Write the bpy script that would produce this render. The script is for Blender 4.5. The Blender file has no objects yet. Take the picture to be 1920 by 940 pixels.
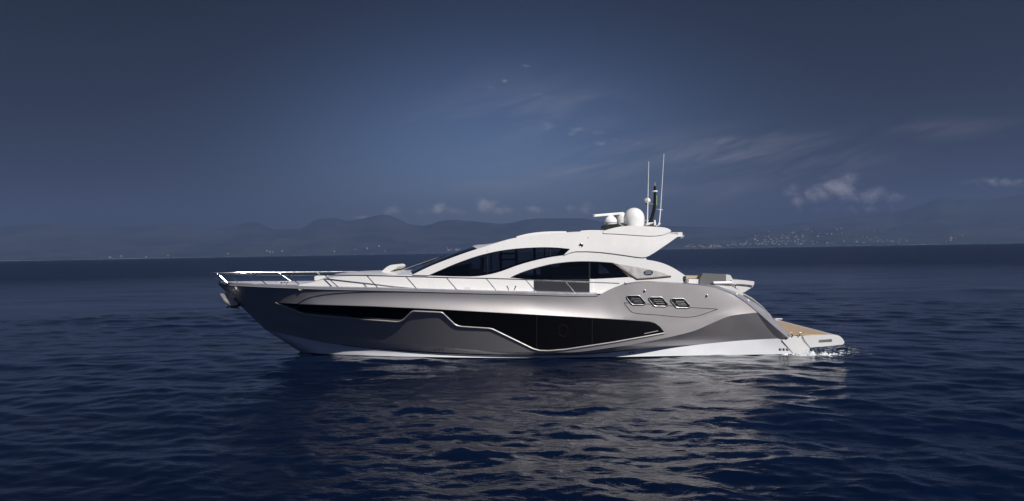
import bpy, bmesh, math, random
import numpy as np
from mathutils import Vector, Matrix, geometry, noise
from mathutils.bvhtree import BVHTree
R = math.radians
random.seed(7)
scene = bpy.context.scene
COL = scene.collection

# ------------------------------------------------------------------ camera
F = 1280.0                     # focal length in photo pixels (24 mm lens)
ROLL = math.atan(0.0178)
CAMZ = 3.2
CY = 22.5                      # distance of the yacht's centreline
CA, SA = math.cos(ROLL), math.sin(ROLL)
cam = bpy.data.cameras.new('camera')
cam.lens = 24; cam.sensor_width = 36; cam.clip_start = 0.1; cam.clip_end = 90000
camo = bpy.data.objects.new('camera', cam); COL.objects.link(camo)
camo.matrix_world = Matrix.Translation((0, 0, CAMZ)) @ Matrix.Rotation(R(90) + 2 / F, 4, 'X') @ Matrix.Rotation(-ROLL, 4, 'Z')
scene.camera = camo

def P(px, py, Y):
    """measured direction in the photo + real distance -> world point"""
    r = px - 960.0; t = 470.0 - py
    return Vector(((r * CA + t * SA) * Y / F, Y, CAMZ + (-r * SA + t * CA + 2) * Y / F))
def uv_dir(px, py):
    v = P(px, py, F); return v.x / F, (v.z - CAMZ) / F

# ------------------------------------------------------------------ node helper
class NT:
    def __init__(s, tree): s.t = tree; s.n = tree.nodes; s.l = tree.links
    def node(s, typ, **kw):
        n = s.n.new(typ)
        for k, v in kw.items(): setattr(n, k, v)
        return n
    def put(s, sock, v):
        if v is None: return
        if hasattr(v, 'is_output') or isinstance(v, bpy.types.NodeSocket): s.l.new(v, sock)
        else:
            if sock.type == 'RGBA' and len(v) == 3: v = (*v, 1)
            sock.default_value = v
    def m(s, op, a, b=None, c=None, clamp=False):
        n = s.node('ShaderNodeMath', operation=op, use_clamp=clamp)
        s.put(n.inputs[0], a); s.put(n.inputs[1], b); s.put(n.inputs[2], c)
        return n.outputs[0]
    def mix(s, f, a, b, mode='MIX'):
        n = s.node('ShaderNodeMix', data_type='RGBA', blend_type=mode)
        s.put(n.inputs['Factor'], f); s.put(n.inputs[6], a); s.put(n.inputs[7], b)
        return n.outputs[2]
    def ss(s, x, a, b, lo=0.0, hi=1.0):
        n = s.node('ShaderNodeMapRange', interpolation_type='SMOOTHSTEP')
        s.put(n.inputs[0], x); n.inputs[1].default_value = a; n.inputs[2].default_value = b
        n.inputs[3].default_value = lo; n.inputs[4].default_value = hi
        return n.outputs[0]
    def noise(s, vec, scale, detail=4, rough=0.55, dist=0.0):
        n = s.node('ShaderNodeTexNoise')
        s.put(n.inputs['Vector'], vec)
        n.inputs['Scale'].default_value = scale; n.inputs['Detail'].default_value = detail
        n.inputs['Roughness'].default_value = rough; n.inputs['Distortion'].default_value = dist
        return n.outputs['Fac']
    def mapping(s, vec, scale=(1, 1, 1), rot=(0, 0, 0), loc=(0, 0, 0)):
        n = s.node('ShaderNodeMapping')
        s.put(n.inputs['Vector'], vec); n.inputs['Scale'].default_value = scale
        n.inputs['Rotation'].default_value = rot; n.inputs['Location'].default_value = loc
        return n.outputs[0]
    def comb(s, x, y, z=0.0):
        n = s.node('ShaderNodeCombineXYZ')
        s.put(n.inputs[0], x); s.put(n.inputs[1], y); s.put(n.inputs[2], z)
        return n.outputs[0]

# ------------------------------------------------------------------ sky, sun, exposure
SUN = Vector((0.50, -0.64, 0.72)).normalized()
SUN_EL = math.asin(SUN.z); SUN_ROT = math.atan2(SUN.x, SUN.y)
world = bpy.data.worlds.new('World'); scene.world = world; world.use_nodes = True
W = NT(world.node_tree); W.n.clear()
sky = W.node('ShaderNodeTexSky', sky_type='NISHITA', sun_disc=False)
sky.sun_elevation = SUN_EL; sky.sun_rotation = SUN_ROT
sky.air_density = 1.0; sky.dust_density = 1.6; sky.ozone_density = 3.0; sky.altitude = 0
tc = W.node('ShaderNodeTexCoord'); sep = W.node('ShaderNodeSeparateXYZ'); W.l.new(tc.outputs['Generated'], sep.inputs[0])
dx, dy, dz = sep.outputs
yy = W.m('MAXIMUM', dy, 0.05)
u = W.m('DIVIDE', dx, yy); v = W.m('DIVIDE', dz, yy)
front = W.ss(dy, 0.15, 0.4)
uv = W.comb(u, v)
# graded blue, with a vignette painted into the sky: darker away from straight ahead
sky_tint = W.mix(1.0, sky.outputs[0], (1.36, 1.50, 1.98), 'MULTIPLY')
rad = W.m('ADD', W.m('POWER', W.m('DIVIDE', u, 0.54), 2.0), W.m('POWER', W.m('DIVIDE', W.m('SUBTRACT', v, 0.02), 0.42), 2.0))
fall = W.m('ADD', W.m('EXPONENT', W.m('MULTIPLY', rad, -3.1)), 0.01)
deep = W.m('ADD', W.m('MULTIPLY', W.m('MULTIPLY', fall, 0.62), front), W.m('MULTIPLY', W.m('SUBTRACT', 1.0, front), 0.13))
sky_d = W.mix(1.0, sky_tint, W.comb(deep, deep, deep), 'MULTIPLY')

def blobs(lst):
    tot = None
    for (px, py, wx, wy, st) in lst:
        u0, v0 = uv_dir(px, py)
        a = W.m('POWER', W.m('MULTIPLY', W.m('SUBTRACT', u, u0), F / wx), 2.0)
        b = W.m('POWER', W.m('MULTIPLY', W.m('SUBTRACT', v, v0), F / wy), 2.0)
        g = W.m('MULTIPLY', W.m('EXPONENT', W.m('MULTIPLY', W.m('ADD', a, b), -1.0)), st)
        tot = g if tot is None else W.m('MAXIMUM', tot, g)
    return tot
cum = blobs([(735, 394, 20, 12, .9), (680, 408, 24, 5, .75), (792, 396, 20, 10, .8), (822, 390, 18, 12, .8), (853, 396, 24, 10, .8),
             (912, 385, 24, 15, 1.0), (940, 394, 26, 10, .85), (1000, 392, 40, 9, .55), (1095, 390, 55, 12, .65),
             (1490, 368, 20, 20, .85), (1530, 364, 30, 18, .9), (1578, 352, 42, 24, 1.05), (1630, 366, 44, 20, .9), (1680, 372, 40, 14, .6),
             (1600, 392, 110, 10, .5), (1860, 343, 70, 14, .6), (975, 424, 40, 9, .5)])
cn = W.noise(W.mapping(uv, (1, 1.25, 1)), 42, 6, 0.62, 0.3)
cm = W.m('MULTIPLY', W.ss(cum, .03, .3), W.ss(W.m('ADD', cum, W.m('MULTIPLY', W.m('SUBTRACT', cn, 0.5), 2.0)), 0.22, 1.3))
shade = W.ss(W.noise(W.mapping(uv, (1, 1.25, 1), (0, 0, 0), (0.004, -0.007, 0)), 42, 6, 0.62, 0.3), 0.35, 0.65, 0.65, 1.15)
specks = blobs([(985, 123, 12, 4, .8), (947, 152, 8, 5, .8), (923, 164, 10, 5, .7), (888, 150, 8, 4, .4), (1008, 180, 22, 8, .6), (1028, 236, 26, 9, .7),
                (1080, 243, 24, 7, .8), (1072, 250, 14, 6, .7), (1124, 249, 20, 5, .7), (1125, 270, 20, 6, .8), (1150, 264, 12, 7, .8), (1190, 268, 34, 7, .75), (940, 180, 90, 50, .3)])
sn = W.noise(W.mapping(W.mapping(uv, (1, 1, 1), (0, 0, R(-18))), (1, 2.4, 1)), 55, 5, 0.6, 0.4)
sm = W.m('MULTIPLY', W.m('MULTIPLY', W.ss(specks, .05, .35), W.ss(W.m('ADD', specks, W.m('MULTIPLY', W.m('SUBTRACT', sn, 0.5), 1.6)), 0.35, 1.2)), 0.5)
cir = blobs([(1120, 320, 170, 42, .8), (960, 348, 130, 16, .7), (1380, 300, 190, 42, .85), (1370, 265, 60, 10, .9), (1480, 300, 130, 26, .8), (1780, 240, 130, 18, .35), (1250, 350, 260, 36, .6), (1000, 210, 160, 60, .35)])
wn = W.noise(W.mapping(W.mapping(uv, (1, 1, 1), (0, 0, R(-14))), (1, 6.0, 1)), 5.0, 6, 0.62, 0.6)
wm = W.m('MULTIPLY', W.m('MULTIPLY', W.ss(wn, 0.36, 0.74), cir), 0.62)
CLOUD = W.m('MULTIPLY', W.m('MULTIPLY', cm, front), 0.52)
cc = W.comb(W.m('MULTIPLY', shade, 1.05), W.m('MULTIPLY', shade, .98), W.m('MULTIPLY', shade, 1.0))
bg = W.node('ShaderNodeBackground')
# nishita part at its physical strength, clouds blended over it (all values divided by the strength)
SKY_S = 0.06
def scale_col(c, k): return W.mix(1.0, c, (k, k, k), 'MULTIPLY')
skyn = W.mix(1.0, sky_d, (SKY_S,) * 3, 'MULTIPLY')
c1 = W.mix(W.m('MULTIPLY', wm, front), skyn, (0.42, 0.40, 0.44))
c1 = W.mix(W.m('MULTIPLY', sm, front), c1, (0.36, 0.38, 0.44))
c2 = W.mix(CLOUD, c1, cc)
fin = W.mix(1.0, c2, (1 / SKY_S,) * 3, 'MULTIPLY')
W.l.new(fin, bg.inputs[0]); bg.inputs[1].default_value = SKY_S
out = W.node('ShaderNodeOutputWorld'); W.l.new(bg.outputs[0], out.inputs[0])

sl = bpy.data.lights.new('sun', 'SUN'); sl.energy = 5.0; sl.angle = R(0.53); sl.color = (1.0, 0.965, 0.92)
so = bpy.data.objects.new('sun', sl); COL.objects.link(so)
so.rotation_euler = SUN.to_track_quat('Z', 'Y').to_euler()
so.location = (40, -40, 60)

vs = scene.view_settings
scene.display_settings.display_device = 'sRGB'
vs.view_transform = 'Standard'; vs.look = 'None'; vs.gamma = 1; vs.exposure = 0.25
vs.use_curve_mapping = False
scene.cycles.max_bounces = 10; scene.cycles.transparent_max_bounces = 16
scene.cycles.volume_bounces = 0
scene.cycles.sample_clamp_indirect = 6
scene.cycles.caustics_reflective = False

# ------------------------------------------------------------------ materials
def mat(name, base=(.8, .8, .8), rough=.5, metal=0.0, coat=0.0, spec=None, nz=None, bump=None, rv=1.0):
    """nz = (scale, amount): soft colour variation; bump = (scale, distance)"""
    m = bpy.data.materials.new(name); m.use_nodes = True
    T = NT(m.node_tree); b = m.node_tree.nodes['Principled BSDF']
    b.inputs['Roughness'].default_value = rough; b.inputs['Metallic'].default_value = metal
    b.inputs['Coat Weight'].default_value = coat; b.inputs['Coat Roughness'].default_value = .04
    if spec is not None: b.inputs['Specular IOR Level'].default_value = spec
    tcn = T.node('ShaderNodeTexCoord')
    sc_, am = nz if nz else (2.0, 0.05)
    n1 = T.noise(tcn.outputs['Object'], sc_, 5)
    f = T.ss(n1, .3, .7)
    lo = tuple(c * (1 - am) for c in base); hi = tuple(min(1, c * (1 + am)) for c in base)
    T.l.new(T.mix(f, lo, hi), b.inputs['Base Color'])
    r2 = T.ss(T.noise(tcn.outputs['Object'], sc_ * 3.1, 4), .3, .7, rough * (1 - .15 * rv), rough * (1 + .2 * rv))
    T.l.new(r2, b.inputs['Roughness'])
    if bump:
        bn = T.node('ShaderNodeBump'); bn.inputs['Distance'].default_value = bump[1]; bn.inputs['Strength'].default_value = 1
        T.l.new(T.noise(tcn.outputs['Object'], bump[0], 4), bn.inputs['Height'])
        T.l.new(bn.outputs[0], b.inputs['Normal'])
    return m
M = {}
M['gelcoat'] = mat('white_gelcoat', (.70, .69, .69), .25, coat=.4, nz=(1.3, .02))
M['bottomwhite'] = mat('white_hull_bottom', (.66, .67, .70), .2, coat=.6, nz=(1.0, .04))
M['silver'] = mat('silver_hull_paint', (.55, .52, .515), .48, metal=.82, coat=.55, nz=(.8, .01), rv=.08, bump=(1.3, .0035))
M['cap'] = mat('grey_cap_paint', (.33, .33, .37), .35, metal=.4, coat=.3)
M['antifoul'] = mat('black_antifouling', (.01, .011, .015), .5)
M['blackglass'] = mat('black_hull_glass', (.006, .006, .007), .04, coat=0, spec=.5)
M['chrome'] = mat('stainless_steel', (.68, .67, .66), .2, metal=1.0)
M['intake'] = mat('intake_steel', (.38, .37, .36), .38, metal=.7)
M['trim'] = mat('satin_steel_trim', (.42, .40, .385), .5, metal=.4)
M['bronze'] = mat('brown_trim', (.10, .08, .072), .6)
M['taupe'] = mat('taupe_side_panel', (.44, .42, .42), .4, metal=.3)
M['black'] = mat('black_paint', (.012, .013, .015), .35)
M['rubber'] = mat('dark_rubber', (.03, .03, .032), .6)
M['door'] = mat('dark_door_glass', (.035, .036, .040), .12)
M['cushion'] = mat('pale_cushion', (.60, .60, .58), .8, nz=(60, .06), bump=(90, .003))
M['greycushion'] = mat('grey_cushion', (.13, .13, .135), .75, nz=(40, .12), bump=(90, .003))
M['dome'] = mat('white_radome', (.76, .76, .76), .33, coat=.3)
M['brownleather'] = mat('brown_leather', (.34, .24, .18), .5)
M['interior'] = mat('beige_interior', (.50, .45, .38), .6)
M['darkwood'] = mat('dark_joinery', (.05, .04, .035), .4)
M['seam'] = mat('seam_shadow_gap', (.015, .015, .017), .6)
M['lens'] = mat('lamp_lens', (.85, .85, .82), .08, coat=.5)
M['navy'] = mat('navy_badge', (.006, .012, .045), .3)
M['lettering'] = mat('badge_lettering', (.5, .52, .56), .4)
M['green'] = mat('green_cable', (.35, .5, .2), .5)

def teak_mat():
    m = bpy.data.materials.new('teak_planks'); m.use_nodes = True
    T = NT(m.node_tree); b = m.node_tree.nodes['Principled BSDF']
    o = T.node('ShaderNodeTexCoord').outputs['Object']
    s = T.node('ShaderNodeSeparateXYZ'); T.l.new(o, s.inputs[0])
    k = T.m('FRACT', T.m('MULTIPLY', s.outputs[1], 1 / .06))
    line = T.m('LESS_THAN', k, .1)
    wide = T.m('LESS_THAN', T.m('FRACT', T.m('MULTIPLY', s.outputs[1], 1 / .42)), .045)
    line = T.m('MAXIMUM', line, wide)
    g = T.noise(T.mapping(o, (2, 40, 40)), 3, 5)
    c = T.mix(T.ss(g, .3, .7), (.36, .26, .17), (.50, .38, .26))
    T.l.new(T.mix(line, c, (.05, .04, .035)), b.inputs['Base Color'])
    b.inputs['Roughness'].default_value = .6
    return m
M['teak'] = teak_mat()

def glass_mat():
    m = bpy.data.materials.new('tinted_glass'); m.use_nodes = True
    T = NT(m.node_tree); T.n.clear()
    tr = T.node('ShaderNodeBsdfTransparent'); tr.inputs[0].default_value = (.68, .68, .70, 1)
    gl = T.node('ShaderNodeBsdfGlossy'); gl.inputs['Roughness'].default_value = .03; gl.inputs[0].default_value = (.8, .82, .85, 1)
    fr = T.node('ShaderNodeFresnel'); fr.inputs[0].default_value = 1.45
    mx = T.node('ShaderNodeMixShader'); T.l.new(fr.outputs[0], mx.inputs[0]); T.l.new(tr.outputs[0], mx.inputs[1]); T.l.new(gl.outputs[0], mx.inputs[2])
    o = T.node('ShaderNodeOutputMaterial'); T.l.new(mx.outputs[0], o.inputs[0])
    return m
M['glass'] = glass_mat()

def water_mat():
    m = bpy.data.materials.new('sea_water'); m.use_nodes = True
    T = NT(m.node_tree); b = m.node_tree.nodes['Principled BSDF']
    o = T.node('ShaderNodeTexCoord').outputs['Object']
    patch = T.noise(T.mapping(o, (.02, .06, 1)), 1.0, 4)
    # ripples
    ro = T.mapping(o, (1, 1, 1), (0, 0, R(12)))
    r1 = T.noise(T.mapping(ro, (.55, 1.25, 1)), 1.6, 5, .55, .5)
    r2 = T.noise(T.mapping(ro, (1.0, 1.7, 1)), 6.0, 4, .55, .3)
    gust = T.ss(T.noise(T.mapping(o, (.05, .10, 1)), 1.0, 3), .35, .65, .45, 1.15)
    dist = T.node('ShaderNodeVectorMath', operation='LENGTH'); T.l.new(T.mapping(o, (1, 1, 0), (0, 0, 0), (0, -8, 0)), dist.inputs[0])
    near = T.ss(dist.outputs['Value'], 12, 40, .75, 1.0)
    far = T.ss(dist.outputs['Value'], 25, 140)
    far2 = T.ss(dist.outputs['Value'], 150, 900)
    r3 = T.noise(T.mapping(ro, (.45, 1.1, 1)), .45, 4, .6, .4)
    r4 = T.noise(T.mapping(ro, (.4, 1.1, 1)), .06, 4, .6, .4)
    h = T.m('MULTIPLY', T.m('ADD', T.m('MULTIPLY', r1, 0.075), T.m('MULTIPLY', r2, .018)), T.m('MULTIPLY', gust, near))
    h = T.m('ADD', h, T.m('ADD', T.m('MULTIPLY', T.m('MULTIPLY', r3, far), .40), T.m('MULTIPLY', T.m('MULTIPLY', r4, far2), 2.5)))
    bp = T.node('ShaderNodeBump'); bp.inputs['Distance'].default_value = 1.0; bp.inputs['Strength'].default_value = .75
    T.l.new(h, bp.inputs['Height']); T.l.new(bp.outputs[0], b.inputs['Normal'])
    base = T.mix(T.ss(patch, .35, .65), (.001, .0042, .017), (.002, .0075, .027))
    # white water churned up around the stern
    s = T.node('ShaderNodeSeparateXYZ'); T.l.new(o, s.inputs[0])
    ex = T.m('POWER', T.m('DIVIDE', T.m('SUBTRACT', s.outputs[0], 8.9), 1.3), 2.0)
    ey = T.m('POWER', T.m('DIVIDE', T.m('SUBTRACT', s.outputs[1], 19.95), .55), 2.0)
    g1 = T.m('EXPONENT', T.m('MULTIPLY', T.m('ADD', ex, ey), -1.0))
    ex = T.m('POWER', T.m('DIVIDE', T.m('SUBTRACT', s.outputs[0], 10.0), 1.3), 2.0)
    ey = T.m('POWER', T.m('DIVIDE', T.m('SUBTRACT', s.outputs[1], 21.2), 2.0), 2.0)
    g2 = T.m('MULTIPLY', T.m('EXPONENT', T.m('MULTIPLY', T.m('ADD', ex, ey), -1.0)), .8)
    fn = T.noise(T.mapping(o, (1, 1.6, 1)), 4.0, 7, .68, .8)
    foam = T.ss(T.m('ADD', T.m('MAXIMUM', g1, g2), T.m('MULTIPLY', T.m('SUBTRACT', fn, .5), 2.6)), .72, 1.25)
    T.l.new(T.mix(foam, base, (.75, .78, .8)), b.inputs['Base Color'])
    T.l.new(T.m('ADD', T.m('MULTIPLY', foam, .6), T.m('ADD', T.m('MULTIPLY', far, .28), .005)), b.inputs['Roughness'])
    b.inputs['IOR'].default_value = 1.33
    return m
M['water'] = water_mat()

def hill_mat():
    m = bpy.data.materials.new('wooded_slopes'); m.use_nodes = True
    T = NT(m.node_tree); b = m.node_tree.nodes['Principled BSDF']
    o = T.node('ShaderNodeTexCoord').outputs['Object']
    n1 = T.noise(o, .0012, 8, .6); n2 = T.noise(o, .006, 6, .6)
    c = T.mix(T.ss(n1, .35, .65), (.018, .030, .034), (.045, .056, .062))
    T.l.new(T.mix(T.ss(n2, .5, .8), c, (.06, .07, .07)), b.inputs['Base Color'])
    b.inputs['Roughness'].default_value = 1; b.inputs['Specular IOR Level'].default_value = 0
    return m
M['hill'] = hill_mat()
M['housewall'] = mat('pale_render', (.33, .31, .29), .9, nz=(.01, .2))
M['housewall2'] = mat('ochre_render', (.26, .23, .20), .9, nz=(.01, .2))
M['roof'] = mat('clay_roof', (.34, .20, .14), .9)
M['sand'] = mat('pale_shore', (.42, .40, .36), .9, nz=(.002, .3))
M['spray'] = mat('white_water', (.62, .65, .68), .9, bump=(30, .01))

# ------------------------------------------------------------------ object helpers
def tag(o, label=None, cat=None, group=None, kind=None):
    if label: o['label'] = label
    if cat: o['category'] = cat
    if group: o['group'] = group
    if kind: o['kind'] = kind
    return o
ROOTS = {}
def empty(name, loc):
    o = bpy.data.objects.new(name, None); COL.objects.link(o); o.location = loc; o.empty_display_size = .3
    ROOTS[o] = Vector(loc); return o
def world_origin(parent):
    p = parent; off = Vector((0, 0, 0))
    while p is not None:
        off += p.location; p = p.parent
    return off
def link(name, bm, material, parent=None, smooth=True, bevel=0, angle=40, loc=None):
    """bm is in world coordinates"""
    org = world_origin(parent) if parent else (Vector(loc) if loc else Vector((0, 0, 0)))
    if org.length: bmesh.ops.translate(bm, verts=bm.verts, vec=-org)
    me = bpy.data.meshes.new(name)
    if smooth:
        for f in bm.faces: f.smooth = True
        ca = math.cos(R(angle))
        bm.normal_update()
        for e in bm.edges:
            if len(e.link_faces) == 2 and e.link_faces[0].normal.dot(e.link_faces[1].normal) < ca: e.smooth = False
    bm.to_mesh(me); bm.free()
    for mm in (material if isinstance(material, (list, tuple)) else [material]): me.materials.append(mm)
    o = bpy.data.objects.new(name, me); COL.objects.link(o)
    if parent: o.parent = parent
    elif loc: o.location = loc
    if bevel:
        b = o.modifiers.new('bevel', 'BEVEL'); b.width = bevel; b.segments = 2; b.limit_method = 'ANGLE'; b.angle_limit = R(45)
        b.harden_normals = smooth; b.use_clamp_overlap = True
    return o
def newbm(): return bmesh.new()
def box(bm, c, s, rz=0, ry=0):
    m = Matrix.Translation(c) @ Matrix.Rotation(rz, 4, 'Z') @ Matrix.Rotation(ry, 4, 'Y') @ Matrix.Diagonal((s[0], s[1], s[2], 1))
    bmesh.ops.create_cube(bm, size=1, matrix=m)
def cr(pts, n=8, closed=False):
    """catmull-rom through points (any dimension)"""
    pts = [np.array(p, float) for p in pts]; out_ = []
    N = len(pts)
    rng = range(N if closed else N - 1)
    for i in rng:
        p1, p2 = pts[i], pts[(i + 1) % N]
        p0 = pts[(i - 1) % N] if (closed or i > 0) else 2 * p1 - p2
        p3 = pts[(i + 2) % N] if (closed or i + 2 < N) else 2 * p2 - p1
        # centripetal-ish: limit tangents by local spacing
        d1 = np.linalg.norm(p2 - p1) + 1e-9; d0 = np.linalg.norm(p1 - p0) + 1e-9; d2 = np.linalg.norm(p3 - p2) + 1e-9
        m1 = ((p1 - p0) / d0 * d1 + (p2 - p1)) / 2; m2 = ((p3 - p2) / d2 * d1 + (p2 - p1)) / 2
        for k in range(n):
            t = k / n
            out_.append((2*t**3-3*t*t+1)*p1 + (t**3-2*t*t+t)*m1 + (-2*t**3+3*t*t)*p2 + (t**3-t*t)*m2)
    if not closed: out_.append(pts[-1])
    return [tuple(p) for p in out_]
def tube(bm, pts, r, seg=8, closed=False, flat=1.0, r2=None):
    pts = [Vector(p) for p in pts]; n = len(pts); rings = []
    prev = None
    for i, p in enumerate(pts):
        a = pts[i - 1] if (i > 0 or closed) else p; b = pts[(i + 1) % n] if (i < n - 1 or closed) else p
        t = (b - a).normalized()
        ref = Vector((0, 0, 1)) if abs(t.z) < .9 else Vector((1, 0, 0))
        if prev is None: x = t.cross(ref).normalized()
        else: x = (prev - t * prev.dot(t)).normalized()
        prev = x; y = t.cross(x)
        rr = r if r2 is None else r + (r2 - r) * i / max(1, n - 1)
        rings.append([bm.verts.new(p + (x * math.cos(k * 2 * math.pi / seg) + y * flat * math.sin(k * 2 * math.pi / seg)) * rr) for k in range(seg)])
    for i in range(n if closed else n - 1):
        A, B = rings[i], rings[(i + 1) % n]
        for k in range(seg): bm.faces.new((A[k], A[(k + 1) % seg], B[(k + 1) % seg], B[k]))
    if not closed:
        bm.faces.new(rings[0][::-1]); bm.faces.new(rings[-1])
def lathe(bm, c, prof, seg=32, axis='Z'):
    rings = []
    for (r, z) in prof:
        ring = []
        for k in range(seg):
            a = 2 * math.pi * k / seg; q = Vector((math.cos(a) * r, math.sin(a) * r, z))
            if axis == 'Y': q = Vector((q.x, -q.z, q.y))
            if axis == 'X': q = Vector((q.z, q.x, q.y))
            ring.append(bm.verts.new(Vector(c) + q))
        rings.append(ring)
    for A, B in zip(rings, rings[1:]):
        for k in range(seg): bm.faces.new((A[k], A[(k + 1) % seg], B[(k + 1) % seg], B[k]))
    bm.faces.new(rings[0][::-1]); bm.faces.new(rings[-1])
def inpoly(x, y, poly):
    c = False; j = len(poly) - 1
    for i in range(len(poly)):
        xi, yi = poly[i][0], poly[i][1]; xj, yj = poly[j][0], poly[j][1]
        if (yi > y) != (yj > y) and x < (xj - xi) * (y - yi) / (yj - yi) + xi: c = not c
        j = i
    return c
def dens(poly, step, closed=True):
    o = []
    n = len(poly)
    for i in range(n if closed else n - 1):
        a, b = poly[i], poly[(i + 1) % n]; L = math.hypot(a[0] - b[0], a[1] - b[1]); k = max(1, int(round(L / step)))
        for j in range(k): o.append((a[0] + (b[0] - a[0]) * j / k, a[1] + (b[1] - a[1]) * j / k))
    if not closed: o.append(tuple(poly[-1][:2]))
    return o
def panel_bm(poly, mapf, thick=.05, holes=(), grid=9, step=7, side=1, edge_round=0):
    """solid sheet: outline given along the side of the boat, wrapped onto a curved surface and thickened inboard"""
    poly = dens(poly, step); holes = [dens(h, step) for h in holes]
    vs_ = [Vector(p[:2]) for p in poly]; es = [(i, (i + 1) % len(poly)) for i in range(len(poly))]
    for h in holes:
        k = len(vs_); vs_ += [Vector(p[:2]) for p in h]; es += [(k + i, k + (i + 1) % len(h)) for i in range(len(h))]
    bnd = list(vs_)
    xs = [p[0] for p in poly]; ys = [p[1] for p in poly]
    gx = min(xs) + grid / 2
    while gx < max(xs):
        gy = min(ys) + grid / 2
        while gy < max(ys):
            if inpoly(gx, gy, poly) and not any(inpoly(gx, gy, h) for h in holes):
                if all((gx - b.x) ** 2 + (gy - b.y) ** 2 > (grid * .45) ** 2 for b in bnd): vs_.append(Vector((gx, gy)))
            gy += grid
        gx += grid
    rv, re, rf, *_ = geometry.delaunay_2d_cdt(vs_, es, [], 0, 1e-5)
    bm = newbm(); fr = []; bk = []
    for p in rv:
        q = mapf(p.x, p.y); fr.append(bm.verts.new(q)); bk.append(bm.verts.new(q + Vector((0, thick, 0))))
    cnt = {}
    for f in rf:
        cx = sum(rv[i].x for i in f) / len(f); cy = sum(rv[i].y for i in f) / len(f)
        if not inpoly(cx, cy, poly) or any(inpoly(cx, cy, h) for h in holes): continue
        try:
            bm.faces.new([fr[i] for i in f]); bm.faces.new([bk[i] for i in f][::-1])
        except ValueError: continue
        for a, b in zip(f, list(f[1:]) + [f[0]]):
            k = (min(a, b), max(a, b)); cnt.setdefault(k, []).append((a, b))
    for k, l in cnt.items():
        if len(l) == 1:
            a, b = l[0]
            try: bm.faces.new((fr[b], fr[a], bk[a], bk[b]))
            except ValueError: pass
    bmesh.ops.delete(bm, geom=[v_ for v_ in bm.verts if not v_.link_faces], context='VERTS')
    bmesh.ops.recalc_face_normals(bm, faces=bm.faces)
    return bm
def mirror_bm(bm):
    for v_ in bm.verts: v_.co.y = 2 * CY - v_.co.y
    bmesh.ops.reverse_faces(bm, faces=bm.faces)
    return bm
def interp(x, tab):
    if x <= tab[0][0]: return tab[0][1]
    for (a, va), (b, vb) in zip(tab, tab[1:]):
        if x <= b: return va + (vb - va) * (x - a) / (b - a)
    return tab[-1][1]
def sinterp(x, tab):
    xs = [t[0] for t in tab]; 
    if x <= xs[0]: return tab[0][1]
    if x >= xs[-1]: return tab[-1][1]
    i = max(k for k in range(len(xs)) if xs[k] <= x); i = min(i, len(xs) - 2)
    def sl_(k):
        if k <= 0: return (tab[1][1] - tab[0][1]) / (xs[1] - xs[0])
        if k >= len(xs) - 1: return (tab[-1][1] - tab[-2][1]) / (xs[-1] - xs[-2])
        a = (tab[k][1] - tab[k-1][1]) / (xs[k] - xs[k-1]); b = (tab[k+1][1] - tab[k][1]) / (xs[k+1] - xs[k])
        return 0 if a * b <= 0 else 2 * a * b / (a + b)
    h = xs[i+1] - xs[i]; t = (x - xs[i]) / h; m1, m2 = sl_(i) * h, sl_(i + 1) * h; p1, p2 = tab[i][1], tab[i+1][1]
    return (2*t**3-3*t*t+1)*p1 + (t**3-2*t*t+t)*m1 + (-2*t**3+3*t*t)*p2 + (t**3-t*t)*m2

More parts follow.
